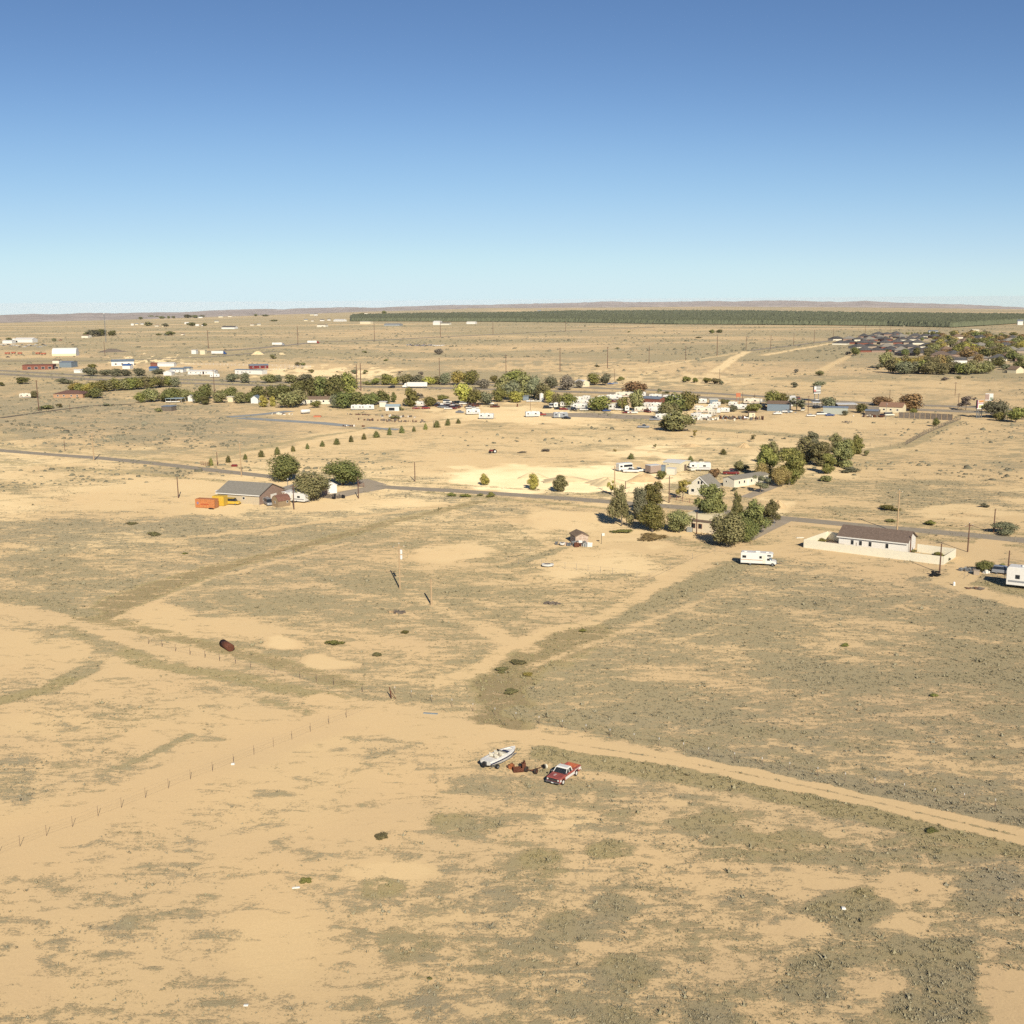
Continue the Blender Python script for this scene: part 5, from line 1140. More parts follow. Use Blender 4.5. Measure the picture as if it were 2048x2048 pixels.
def boxthing(name,label,cat,A,B,Wd,h,m,top=None,z0=0,door=None,rz=None,wheels_=False):
    a,b=at(*A),at(*B); t=thing(name,label,cat,a,math.atan2(b.y-a.y,b.x-a.x)); L=(b-a).length
    MB().box(0,0,z0,L,Wd,h).build('body',m,t,bevel=.05)
    MB().box(-.08,-.08,h,L+.08,Wd+.08,h+.1).build('roof',top or m,t)
    if door: MB().box(L*.35,-.04,z0+.1,L*.35+1.0,0,min(h-.2,z0+2.0)).build('door',door,t)
    if wheels_:
        for x in (L*.45,L*.6): MB().tube((x,-.1,.35),(x,.12,.35),.35,n=12).build('wheel',BLACK,t)
    return t
boxthing('enclosed_trailer','enclosed cargo trailer with brownish end and bright white side','trailer',(1290,946),(1301,948.5),4.5,2.9,mat('brown_grey_panel',(.42,.32,.25),.6),W_WHITE,.45,wheels_=True)
boxthing('shed','grey metal shed between the cargo trailer and the cream outbuilding','shed',(1313,946),(1329,946.5),3.0,2.4,BLUEM,METAL_R)
boxthing('storage_box','cream storage container before the cream outbuilding','container',(1332,950),(1349,951),2.6,2.3,W_CREAM,W_WHITE,.1)
boxthing('shed','small white shed glimpsed between the mobile home and the tall tree','shed',(1510,963),(1520,962),3,2.0,W_WHITE,W_WHITE)
# walled house
wh=house('house','long white house with brown roof inside the cream boundary wall','' and 0 or (1677,1094),(1812,1109),8.6,2.8,1.9,W_WHITE,BROWN_R,'x',wins=[('f',k,.9,1.3,.9) for k in (3.3,5.3,7.6,11.6)]+[('r',2.2,.01,.01,1)],doors=[('f',4.3,.12,1.6,BROWN_R)],trim=W_WHITE,oh=.45)
_wl=(at(1812,1109)-at(1677,1094)).length
MB().prismx([(4.0,5.0-.35),(12.4,2.75),(12.4,2.95),(4.2,4.95)],_wl*.45,_wl*.72).build('cross_roof',BROWN_R,wh)
VINYL=mat('cream_wall_panel',(.88,.81,.62),.6,var=.04,scale=1.2)
fence_run('boundary_wall','tall cream boundary wall with inner metal rails around the white house',[at(1607,1095),at(1886,1130),at(1911,1114),at(1834,1104)],2.0,2.4,STEEL,rails=2,rail_r=.03,post_r=.04,panel=VINYL,cat='wall')
fence_run('boundary_wall','cream wall section at the far left corner of the white house yard',[at(1607,1095),at(1655,1078),at(1679,1082)],2.0,2.4,STEEL,rails=2,rail_r=.03,post_r=.04,panel=VINYL,cat='wall')
boxthing('planter_mound','brown covered planter bed inside the wall left of the white house','planter',(1652,1093),(1684,1097),2.0,.8,mat('brown_soil_cover',(.28,.20,.14),.95),None)
# big trailer at right edge
def bigtrailer():
    t=mk_trailer(11.5,W_WHITE,'fifth',SILV,2.55)(); p=at(2046,1178); tag(t,'big white trailer cut off by the right edge of the picture','trailer'); t.name='fifth_wheel_trailer'
    a=R_(-32); L=11.5
    t.location=(p.x+math.cos(a)*L/2-1.9,p.y+math.sin(a)*L/2+2.0,0); t.rotation_euler=(0,0,a); t.scale=(1.1,1.25,1.42)
    t['label']='big white trailer with rounded nose at the right border beside the fenced yard'
bigtrailer()
boxthing('shed','small tan box shed at the corner of the fenced yard','shed',(1947,1150),(1958,1151),1.0,.95,mat('tan_box',(.50,.40,.29),.8),None)
boxthing('bench','red-brown low plank wall behind the yard shrub','fence',(1981,1142),(2004,1144),.2,.7,REDB,None)
# distant and roadside buildings: (name,label,A,B,depth,h,rise,wall,roof,ridge)
HB=[
('mobile_home','white-walled mobile home with brown roof below the dark shelter belt',(601,808),(660,808),8,2.8,1.3,W_CREAM,TAN_R,'x',[('f',k,1.2,1.3,1.0) for k in (3,6.5,10,14,18)]),
('house','low brown house with wide brown hip roof at far left',(107,796),(166,796),12,2.6,2.0,mat('orange_brick',(.50,.30,.17),.85),mat('red_brown_roof',(.20,.11,.085),.9),'x',[('f',k,1.3,1.1,.9) for k in (3,7,12,16)]),
('house','small white gable house glimpsed between dark trees',(502,807),(516,807),7,3.0,1.6,W_WHITE,BLUEM,'y',[]),
('shed','tan square shed between the dark trees of the belt',(454,804),(466,804),5,3.0,.1,W_YEL,W_CREAM,'flat',[]),
('shed','white little house peeping from the belt right of the blue carport',(376,803),(385,803),5,2.8,1,W_WHITE,W_WHITE,'y',[]),
('shed','grey-brown open shed with a white tank in the bare field',(323,822),(343,822.5),5,2.6,.1,PLANK,METAL_R,'flat',[]),
('cottage','pale yellow cottage beyond the highway left of the paired trees',(1163,774),(1179,773),8,3.0,1.6,W_YEL,W_WHITE,'y',[('f',2.5,.8,1,1)]),
('building','dark red-brown building with grey metal roof inside the trailer park',(1284,811),(1318,813),9,4.2,.9,REDB,METAL_R,'x',[('r',3,1.0,2.0,.3),('f',8,1.0,2.2,.2)]),
('building','blue-grey metal building with sloping brown roof beside white-roofed annex',(1534,822),(1578,823),13,4.0,1.0,BLUEM,TAN_R,'x',[]),
('building','white-roofed annex behind the blue-grey metal building',(1572,812),(1592,812),12,3.6,1.6,W_WHITE,W_WHITE,'x',[]),
('shed','long grey-green panelled shed right of the open tree',(1646,828),(1695,829),6,3.4,.1,mat('grey_green_panel',(.45,.47,.40),.7,var=.12),METAL_R,'flat',[]),
('building','long low building with white flat roof beside the highway',(1676,818),(1714,818),9,2.4,.1,PLANK,W_WHITE,'flat',[]),
('house','pale yellow house with red-brown roof before the big brown tree',(1758,824),(1804,826),9,3.0,1.9,W_YEL,mat('rust_shingle',(.33,.19,.12),.9),'x',[('f',k,1.2,1.0,1.0) for k in (2.5,6,9.5)]),
('shed','grey-roofed lean-to left of the pale yellow house',(1730,830),(1755,831),7,2.2,.5,PLANK,METAL_R,'x',[]),
('shed','cream shed with round dark window at the edge of the trailer park',(1498,836),(1510,836),4.5,2.8,.1,W_YEL,TAN_R,'flat',[('f',2,.8,.8,1.2)]),
('shed','grey flat-roofed shelter behind the trailer park near the highway',(1420,809),(1436,809),5,2.8,.1,BLUEM,W_CREAM,'flat',[]),
('shed','grey shed under the trees left of the tall white tank',(1046,801),(1057,801),5,2.6,.1,BLUEM,METAL_R,'flat',[]),
('box_shed','cream box shed right of the narrow dark trees',(759,814),(772,814),4,2.8,.1,W_CREAM,W_WHITE,'flat',[]),
('shed','open-fronted shed with pale blue roof right of the cream box',(771,822),(798,822),6,2.6,.8,W_WHITE,mat('pale_blue_roof',(.42,.52,.54),.6),'x',[('f',3.5,3.5,1.9,.1)]),
('building','red brick building with white openings at far left beside the highway',(45,740),(106,739),14,4.2,.1,REDB,REDB,'flat',[('f',k,3,2,.6) for k in (6,12,18,24,30)]),
('building','blue-grey metal shed right of the red brick building',(119,735),(143,735),12,4.8,.6,BLUEM,METAL_R,'x',[]),
('building','white building with long blue-grey roof in the sales lot',(223,732),(268,731),16,4.0,1.8,W_WHITE,BLUEM,'x',[('f',k,2,1.5,1) for k in (4,10,16)]),
('mobile_home','white single-storey mobile home at the top of the sales lot',(315,733),(348,733),6,3.0,.6,W_WHITE,W_WHITE,'x',[]),
('mobile_home','brown-red home left of the white mobile home in the sales lot',(301,733),(314,733),6,3.0,.6,REDB,REDB,'x',[]),
('mobile_home','grey-roofed white home in the middle of the sales lot',(340,745),(366,745),8,2.8,1.1,W_WHITE,BLUEM,'x',[('f',k,1,1,1) for k in (2,5,9)]),
('mobile_home','second grey-roofed home just right of the first in the sales lot',(366,743),(379,743),8,2.8,1.1,W_CREAM,BLUEM,'x',[]),
('mobile_home','long white home with red door panel at the front of the sales lot',(376,749),(429,749),8,2.8,.7,W_WHITE,W_WHITE,'x',[('f',k,1.2,1,1) for k in (2.5,7,11,16)]+[('f',13.5,1.4,2.2,.2,DRED)]),
('cottage','small white gabled cabin at the front left of the sales lot',(327,751),(343,751),7,2.6,1.4,W_WHITE,W_WHITE,'y',[]),
('mobile_home','white and grey double home in the right part of the sales lot',(470,748),(524,749),8,3.6,.3,W_WHITE,BLUEM,'x',[('f',k,1.1,1.2,1.2) for k in (3,7,11,15)]),
('mobile_home','dark red home with grey roof at the back right of the sales lot',(500,738),(537,737),9,3.0,1.0,DRED,METAL_R,'x',[('f',k,1.0,1.4,.8) for k in (3,9,14)]),
('canopy_stall','small building with bright blue roof at the centre of the sales lot',(245,738),(260,738),7,3.2,1.2,W_WHITE,BLUE_R,'x',[]),
('cottage','blue-roofed cabin right of the bright blue canopy',(298,742),(312,742),7,2.6,1.2,BLUEM,BLUE_R,'x',[]),
('cottage','tiny pale cabin before the sales lot left of the trees',(148,746),(166,746),5,2.6,.4,W_WHITE,W_WHITE,'x',[]),
('shed','tan twin shed left of the sales lot',(105,727),(118,727),6,3.0,.8,W_CREAM,TAN_R,'x',[]),
('barn','long white barn at the far left farm',(29,685),(65,685),14,5,2.2,W_WHITE,W_WHITE,'x',[('f',4,3,3,.1)]),
('shed','smaller white shed left of the long white barn',(5,687),(24,687),10,4,1.0,W_WHITE,W_WHITE,'x',[]),
('shed','white tall block at the far gravel yard',(383,708),(392,708),6,4.5,.1,W_WHITE,W_WHITE,'flat',[]),
('shed','yellow block beside the blue-cab truck at the far yard',(400,709),(410,709),6,5,.1,W_YEL,W_YEL,'flat',[]),
('house','white house with dark roof alone on the far left plain',(443,658),(469,658),16,4,2.6,W_WHITE,DARK_R,'x',[]),
('house','tan house left of the dark tree clump on the far plain',(163,676),(176,676),12,4,1.8,W_CREAM,TAN_R,'x',[]),
('building','long cream building at the left end of the orchard',(720,648),(741,648),14,6,.8,W_YEL,W_CREAM,'x',[]),
('building','pale low greenhouse buildings before the orchard',(768,652),(799,652),20,4,1.5,CONC,METAL_R,'x',[]),
('building','white farm building with dark annex before the orchard',(866,650),(880,650),16,7,3,W_WHITE,W_WHITE,'x',[]),
('building','dark-roofed farm shed right of the white farm building',(881,650),(898,650),16,4,2,W_CREAM,DARK_R,'x',[]),
('building','white shed at the front edge of the orchard, right of two',(933,648),(950,648),14,5,1.5,W_WHITE,W_CREAM,'x',[]),
('building','tan low shed on the plain left of the orchard buildings',(634,654),(651,654),14,5,.8,W_CREAM,TAN_R,'x',[]),
('building','white roofed sheds left of the orchard edge',(667,643),(686,643),18,5,2,W_WHITE,W_WHITE,'x',[]),
('building','pale building standing before the far right end of the orchard',(2035,650),(2046,650),16,8,3,W_WHITE,METAL_R,'x',[]),
('warehouse','cream warehouse at the back edge of the suburb',(1944,668),(1958,668),16,7,.5,W_YEL,W_CREAM,'x',[]),
('warehouse','white long warehouse at the back left of the suburb',(1858,669),(1876,669),16,5,1.5,W_WHITE,METAL_R,'x',[]),
('house','dark-roofed house with white front standing above the suburb grove',(1900,727),(1934,727),12,3,2.2,W_WHITE,DARK_R,'x',[]),
('house','cream house with brown roof at the right foot of the suburb grove',(2014,746),(2032,747),10,3,2.4,W_YEL,TAN_R,'x',[]),
]
for nm,lb,A,B_,dp,h,rr,wm,rm,rdg,wn in HB:
    house(nm,lb,A,B_,dp,h,rr,wm,rm,rdg,wins=wn,oh=.35,hip=(nm=='house' and dp==12 and rr==2.0),cat={'mobile_home':'mobile home'}.get(nm,nm.replace('_',' ').replace('box shed','shed')))
canopy('open carport with pale blue roof over two cars',331,363,806,7,2.6,mat('pale_blue_roof',(.42,.52,.54),.6),name='carport')
veh('sedan',340,805,0,'white car under the left half of the pale blue carport'); veh('sedan',353,805,0,'white car under the right half of the pale blue carport')
canopy('white canopy over the black truck below the striped billboard',1626,1642,816,6,2.9,W_WHITE)
# distant farmsteads near the horizon
far=[(262,651),(270,650),(281,649),(310,653),(324,653),(388,636),(397,636),(369,648),(391,652),(403,652),(437,635),(456,634),(429,645),(328,671),(362,670),(500,651),(514,651),(728,628),(776,631),(620,631),(628,631),(608,642),(622,643),(640,642),(655,641),(700,641),(740,642),(910,628),(1010,633),(1035,632),(1130,631),(1075,624)]
for i,(x,y) in enumerate(far):
    p=at(x,y); k=1/ppm(p); L=rs.uniform(9,14)*k*.6; a=rs.uniform(-.3,.3)
    wm,rm=rs.choice([(W_WHITE,W_WHITE),(W_CREAM,TAN_R),(W_YEL,METAL_R),(W_WHITE,DARK_R)])
    house('farmhouse',f'{nth(i+1)} tiny farmhouse along the horizon, in the builder order of the plain','',None,L*.5,2.2*k,1.2*k,wm,rm,'x',loc=p,rz=a,L=L,oh=.3,cat='house',group='farmhouses near the horizon')
_f=sorted([o for o in C.objects if o.name.startswith('farmhouse')],key=lambda o:math.atan2(o.location.x,o.location.y))
for i,o in enumerate(_f): o['label']=f'tiny distant farmhouse near the horizon, {nth(i+1)} from the left'
# suburb houses
sub=[]
for r,(y,x0,x1,st,hh) in enumerate([(671,1745,1800,22,1),(676,1716,1866,21,1),(682,1668,1850,20,1),(689,1664,1850,22,1),(697,1714,1860,24,1),(704,1718,1850,26,1),(712,1800,1860,30,1),(678,1880,2044,26,0),(686,1872,2040,26,0),(695,1880,2044,28,0),(705,1852,2044,32,0),(714,1860,2040,36,0),(722,1890,2040,46,0)]):
    x=x0; i=0
    row=[]
    while x<x1:
        row.append((x+rs.uniform(-3,3),y+rs.uniform(-1,1))); x+=st*rs.uniform(.9,1.15)
    for j,(xx,yy) in enumerate(row): sub.append((xx,yy,r,j+1,len(row),hh))
RN=['topmost','second','third','fourth','fifth','sixth','nearest']
SUBT=mat('dull_tan_wall',(.42,.34,.26),.85,var=.1); SHR=[DARK_R,DARK_R,mat('charcoal_roof',(.095,.092,.09),.85,var=.2,scale=.4),GREY_R]; SHT=[GREY_R,TAN_R,BROWN_R,DARK_R]
for xx,yy,r,j,n,new in sub:
    p=at(xx,yy); L=rs.uniform(14,20); 
    lb=(f'dark-roofed suburb house, {nth(j)} from the left in the {RN[r]} row of new homes' if new else f'older suburb house among trees, {nth(j)} from the left in its {RN[r-7]} row')
    house('suburb_house',lb,'',None,rs.uniform(13,17),2.4,rs.uniform(3.0,4.2),rs.choice([SUBT,BRICK,SUBT,W_CREAM,REDB]) ,rs.choice(SHR if new else SHT),'x',loc=p,rz=R_(rs.uniform(-28,28)),L=L,hip=True,oh=.8,cat='house',group='suburb houses at the right of the plain')
# white arched barn
def quonset():
    a,b=at(104,712),at(148,712); L=(b-a).length; W2=12; t=thing('arched_barn','large white arched fabric barn on the far left plain','barn',a,R_(3))
    n=14; rings=[]
    for x in (0,L):
        rings.append([(x,W2/2-W2/2*math.cos(PI*i/n),9*math.sin(PI*i/n)**.8+.02) for i in range(n+1)])
    MB().loft(rings).build('shell',W_WHITE,t); MB().box(-.05,W2/2-2,0,0,W2/2+2,4.5).build('door',BLUEM,t); MB().box(0,-.06,0,L,0,2.4).build('base_wall',W_YEL,t)
quonset()
# red machinery at far left
for i,(x,y,wp) in enumerate([(15,709,12),(27,708,10),(40,709,10),(76,709,10),(87,710,12)]):
    p=at(x,y); k=1/ppm(p); t=thing('farm_trailer',f'orange-red farm trailer, {nth(i+1)} from the left below the car lot','trailer',p,rs.uniform(-.2,.2),'red farm trailers below the far left car lot')
    MB().box(-wp*k*.4,-1.2,1,wp*k*.4,1.2,2.6).build('hopper',mat('orange_red_paint',(.42,.13,.07),.7),t); wheels(t,(-wp*k*.25,wp*k*.25),1.1,.5)
# tall white tank, propane tank
def cyl_thing(name,label,cat,px,py,r,h,m):
    t=thing(name,label,cat,at(px,py)); MB().tube((0,0,0),(0,0,h),r,n=20).build('tank_body',m,t,smooth=False); MB().tube((0,0,h),(0,0,h+.5),r*.95,r*.2,n=20).build('dome',m,t); return t
cyl_thing('water_tank','tall white cylindrical tank under the yellow-green trees','tank',1083,803,1.3,4.6,W_WHITE)
def hcyl(name,label,cat,A,B,r,m,z=None,legs=True,cap=True):
    a,b=at(*A),at(*B); t=thing(name,label,cat,(a+b)/2,math.atan2(b.y-a.y,b.x-a.x)); L=(b-a).length; z=z or r+.4; q=MB(); n=18; rr=[]
    for x,k in ((-L/2-r*.35*cap,.35),(-L/2-r*.2*cap,.8),(-L/2,1),(L/2,1),(L/2+r*.2*cap,.8),(L/2+r*.35*cap,.35)): rr.append([(x,r*k*math.cos(2*PI*i/n),z+r*k*math.sin(2*PI*i/n)) for i in range(n)])
    q.loft(rr).build('tank_body',m,t,smooth=True)
    if legs:
        for x in (-L*.3,L*.3): MB().box(x-.1,-r*.8,0,x+.1,r*.8,z-r*.6).build('leg',STEEL,t)
    return t
hcyl('propane_tank','white horizontal tank on legs left of the orange tarp','tank',(603,828),(619,827),1.0,W_WHITE)
hcyl('rusty_tank','rusty brown steel tank lying in the open field at left','tank',(446,1293),(462,1303),.68,RUST,z=.66,legs=False,cap=False)
# billboards
def billboard(label,x0,x1,yt,yb,yg,ang,rows,posts,base=W_WHITE,double=False,depth=1.2):
    p=at((x0+x1)/2,yg); k=1/ppm(p); t=thing('billboard',label,'billboard',p,R_(ang)); w_=(x1-x0)*k/math.cos(R_(ang)); z1=(yg-yt)*k; z0=(yg-yb)*k
    MB().box(-w_/2,0,z0,w_/2,depth*.6,z1).build('panel',BLK_P,t)
    f=MB().box(-w_/2,-.06,z0,w_/2,0,z1).build('face',base,t)
    for i,(u0,u1,v0,v1,mm) in enumerate(rows): MB().box(-w_/2+w_*u0,-.1,z0+(z1-z0)*v0,-w_/2+w_*u1,-.06,z0+(z1-z0)*v1).build('printed_panel',mm,f)
    for u in posts: MB().tube((-w_/2+w_*u,.3,-.2),(-w_/2+w_*u,.3,z0+.3),.22,n=6).build('post',STEEL,t)
    MB().box(-w_/2,-.8,z0-.12,w_/2,-.1,z0-.02).build('catwalk',STEEL,t)
    return t
PINK=mat('pink_red_print',(.80,.30,.27),.6); DGREY=mat('dark_grey_print',(.10,.11,.10),.6); ORP=mat('orange_print',(.62,.30,.12),.6); OLP=mat('olive_print',(.50,.50,.20),.6); PURP=mat('purple_print',(.30,.08,.14),.6)
billboard('billboard with pink square and dark stripes on two posts beside the highway',1626,1641,772,787,803,18,[(.36,1,.80,.90,DGREY),(.36,1,.62,.71,DGREY),(.36,1,.44,.53,DGREY),(.0,1,.12,.28,DGREY),(.04,.34,.28,.52,PINK),(0,1,.93,.97,DGREY),(.0,.06,.12,.95,DGREY)],(.2,.75))
billboard('billboard with orange top, purple edge and four pale posts by the right trees',1951,1966,800,818,836,24,[(.25,1,.72,.97,ORP),(0,.14,.1,1,PURP),(.2,1,.6,.66,PURP),(.3,1,.1,.42,OLP)],(.1,.35,.6,.9))
billboard('second billboard in the background with half white and half brown faces',1970,1984,787,801,817,-18,[(.0,.5,.1,.9,mat('brown_print',(.42,.30,.24),.6)),(.6,.95,.1,.45,mat('green_print',(.30,.36,.26),.6))],(.4,.7))
t=thing('road_sign','small orange-red sign on twin posts at the trailer park','sign',at(1476,812)); k=1/ppm(t.location)
MB().box(-1.3,-.1,18*k,1.3,.1,26*k).build('panel',mat('orange_red_sign',(.55,.19,.09),.6),t)
for x in (-.9,.9): MB().tube((x,0,0),(x,0,18*k),.12).build('post',mat('red_post',(.45,.17,.11),.7),t)
# ================================================================ poles
PL=[(78,822,62,1),(140,822,15,0),(130,902,23,0),(188,921,56,2),(429,784,44,1),(435,931,27,1),(483,953,68,2),(357,996,44,1),(576,984,28,3),(588,1019,51,1),(717,997,44,1),(830,963,39,1),
(722,781,54,4),(714,779,50,4),(1229,993,62,2),(1251,978,16,1),(1338,1006,55,1),(1279,1034,29,2),(1393,1068,45,1),(1794,1065,86,2),(1987,1065,48,1),(1935,1104,59,1),(1879,1146,60,1),(2015,1152,52,1),(1820,1107,37,1),
(800,1178,92,5),(863,1210,54,2),(1244,826,28,1),(1616,827,36,1),(1771,840,33,3),(1800,819,16,0),(1485,806,22,1),(1509,804,17,1),(1779,800,20,1),(1910,791,27,1),(1916,816,30,1),(1229,761,23,1),(1439,766,28,1),(1061,820,20,0),(1090,807,18,0),
(417,697,36,1),(210,711,28,1),(596,688,35,1),(749,681,33,1),(881,674,32,1),(986,669,26,1),(1131,663,22,1),(1228,659,14,1),(1306,656,12,1),(879,752,36,1),(1012,747,38,1),(1120,743,47,1),(1215,736,42,1),(1298,727,34,1),(1371,721,29,1),(1434,712,39,1),(1492,701,28,1),(1541,699,28,1),(1587,691,25,1),(1628,686,26,1),(1666,681,23,1),(1730,674,22,1),(1759,669,17,1),(1781,666,15,1)]
PLAB={(78,822):'brown pole by the low brown house at far left',(188,921):'pale pole with long shadow beside the road at far left',(483,953):'tall pale pole by the road above the grey-roofed house',(357,996):'brown pole alone on the bare sand left of the orange container',(588,1019):'brown pole in front of the barn-roofed shed',(717,997):'brown pole at the road junction right of the white shed',(576,984):'thin metal mast with a lamp on the grey roof ridge line',(830,963):'brown pole on the far side of the road at the centre left',(800,1178):'tall pale wooden pole with two white transformers in the open field',(863,1210):'shorter wooden pole right of the transformer pole in the open field',
(1229,993):'pale pole beside the yellow-green roadside sapling',(1251,978):'short thin pole before the soil heap',(1338,1006):'dark brown pole at the roadside left of the grey-roofed house',(1279,1034):'short pale wooden post behind the tall thin pine',(1393,1068):'brown pole in front of the cream house windows',(1794,1065):'very tall pale pole behind the white walled house',(1987,1065):'brown pole on the far verge near the right edge',(1935,1104):'brown pole right of the white boundary wall',(1879,1146):'thin brown pole at the right corner of the boundary wall above the tyres',(2015,1152):'brown pole beside the big white trailer at right',(1820,1107):'short brown pole inside the wall at the white gable',(722,781):'right pole of the tall pair beside the highway',(714,779):'left pole of the tall pair beside the highway',
(1616,827):'thin red-brown pole right of the metal building',(1771,840):'pole with white lamp before the pale yellow house',(1244,826):'pole in front of the trailer park dirt lot',(429,784):'pole left of the dark shelter belt by the highway',(435,931):'thin pole at the start of the juniper line',(130,902):'short thin pole in the sagebrush at far left'}
rest=[q for q in PL if (q[0],q[1]) not in PLAB]; rest.sort()
rl={}
for i,q in enumerate(rest): rl[(q[0],q[1])]=f'distant dark pole, {nth(i+1)} from the left of those on the plain'
for x,y,h,ty in PL:
    lb=PLAB.get((x,y)) or rl[(x,y)]; far_=y<760; p=at(x,y); hm=h/ppm(p)
    pole(x,y,h,lb,wood=WOODP if ty in(2,5) else (STEEL if ty==3 else WOOD),arm=(ty in(1,2,5) and hm>7),xf=2 if ty==5 else 0,light=ty in(3,),r={0:.1,1:max(.15,hm*.014),2:.2,3:.1,4:.3,5:.16,6:.14}[ty]*(1.15 if far_ else 1),lean=(.012*hm if x>1500 else -.01*hm if x<500 else 0))
def mast():
    p=at(212,685); h=56/ppm(p); t=thing('radio_mast','tall grey lattice radio mast on the far left plain','mast',p); m=MB()
    for i in range(3):
        a=2*PI*i/3; b=2*PI*(i+1)/3; A=Vector((.8*math.cos(a),.8*math.sin(a),0)); B2=Vector((.8*math.cos(b),.8*math.sin(b),0)); m.tube(A,A+Vector((0,0,h)),.14,n=4)
        for j in range(14): m.tube(A+Vector((0,0,h*j/14)),B2+Vector((0,0,h*(j+1)/14)),.06,n=3)
    m.build('lattice',STEEL,t); MB().box(-.5,-.5,h,.5,.5,h+1.2).build('antenna',W_WHITE,t)
mast()
# ================================================================ fences
G=lambda L_: [at(*q) for q in L_]
TP_=mat('rusty_t_post',(.22,.15,.11),.9); WHT=mat('white_post_tip',(.85,.85,.82),.5)
fence_run('wire_fence','wire fence of thin posts along the bare sandy track at lower left',G([(-5,1712),(40,1693),(93,1672),(145,1654),(196,1633),(243,1616),(291,1596),(337,1577),(381,1559),(425,1543),(467,1527),(508,1510),(547,1494),(584,1480),(621,1464),(658,1449),(693,1436),(783,1398)]),1.35,9,TP_,rails=3,rail_r=.004,post_r=.026,posts=True,rail_m=STEEL)
fence_run('wire_fence','line of dark posts below the rusty tank crossing the field',G([(297,1288),(324,1294),(351,1303),(380,1310),(410,1316),(439,1322),(471,1328),(501,1337),(550,1348),(600,1358),(633,1364),(668,1371),(725,1384),(781,1396)]),1.3,9,TP_,rails=3,rail_r=.006,post_r=.04,posts=True,rail_m=STEEL)
fence_run('wire_fence','line of white-tipped thin posts beside the dirt road',G([(790,1388),(823,1396),(864,1405),(904,1413),(946,1422),(990,1431),(1032,1440),(1078,1448),(1125,1456),(1172,1465),(1220,1474),(1268,1483),(1318,1492),(1367,1502),(1417,1512),(1469,1522),(1524,1532),(1579,1542),(1635,1552),(1690,1563),(1749,1574),(1808,1585),(1869,1595),(1928,1605),(1990,1616),(2055,1628)]),1.2,9,TP_,rails=2,rail_r=.005,post_r=.03,posts=True,rail_m=STEEL,top=WHT)
fence_run('chain_link_fence','chain-link paddock fence below the peeling shed, with small white boat behind it',G([(1117,1086),(1060,1104),(1016,1122),(1037,1128),(1060,1130),(1083,1132),(1106,1135),(1130,1138),(1153,1140),(1176,1143),(1201,1146),(1225,1149),(1250,1152),(1274,1156),(1298,1160),(1340,1140),(1385,1118),(1430,1103)]),1.5,3,STEEL,rails=2,rail_r=.012,post_r=.03,posts=True)
t=thing('fence_post','thick leaning wooden corner post where the fences meet','post',at(783,1398)); MB().tube((0,0,0),(-.25,0,1.9),.09,.08,8).build('post_shaft',RUST,t); MB().tube((.7,0,0),(-.1,0,1.3),.05,n=6).build('brace',RUST,t)
WR=mat('white_rail_paint',(.75,.72,.66),.6)
fence_run('rail_fence','white rail fence along the back of the sales lot',G([(356,729),(420,730),(470,731),(520,732),(570,733),(621,734)]),1.6,4.5,WR,rails=2,rail_r=.07,post_r=.14)
fence_run('rail_fence','white rail fence from the double home across the bright sand',G([(470,752),(524,743),(570,738),(621,735)]),1.6,4.5,WR,rails=2,rail_r=.07,post_r=.14)
fence_run('rail_fence','white rail fence at the front of the sales lot',G([(340,752),(376,751),(416,748)]),1.6,4.5,WR,rails=2,rail_r=.07,post_r=.14)
fence_run('wooden_fence','tall weathered plank privacy fence right of the pale yellow house',G([(1797,836),(1850,838),(1905,841)]),3.0,2.6,WOODP,rails=0,post_r=.16,panel=PLANK)
fence_run('post_fence','dense line of old wooden posts along the lane toward the billboards',G([(1921,839),(1895,850),(1870,860),(1850,869),(1830,880),(1812,890)]),1.9,3.2,PLANK,rails=2,rail_r=.05,post_r=.16)
fence_run('post_fence','sparse old post fence continuing left from the dense posts',G([(1812,891),(1780,894),(1740,893),(1700,891)]),1.4,6,PLANK,rails=2,rail_r=.02,post_r=.08)
fence_run('wooden_fence','low brown roadside fence before the grey-roofed house',G([(1341,998),(1365,1003),(1393,1008)]),1.3,2.4,REDB,rails=2,rail_r=.04,post_r=.07)
fence_run('wooden_fence','short brown rail fence at the bend of the road',G([(718,973),(728,974)]),1.3,1.5,REDB,rails=3,rail_r=.05,post_r=.07)
fence_run('wooden_fence','small wooden corral beside the first junipers',G([(402,930),(411,931),(420,932)]),1.4,1.6,REDB,rails=3,rail_r=.05,post_r=.07)
fence_run('chain_link_fence','chain-link fence around the green yard beside the big trailer',G([(1928,1158),(1958,1137),(1995,1155),(2022,1166)]),1.3,3,STEEL,rails=2,rail_r=.012,post_r=.03)
fence_run('chain_link_fence','thin fence before the brick gable and barn-roofed shed',G([(508,1013),(530,1015),(546,1017)]),1.5,2.5,STEEL,rails=2,rail_r=.012,post_r=.03)
fence_run('chain_link_fence','short fence at the driveway right of the pines',G([(1530,1052),(1548,1053)]),1.6,2.0,BLUEM,rails=2,rail_r=.02,post_r=.05)
fence_run('wire_fence','long field fence behind the juniper field',G([(1140,822),(1260,846),(1380,864),(1500,880)]),1.3,7,PLANK,rails=2,rail_r=.02,post_r=.08)
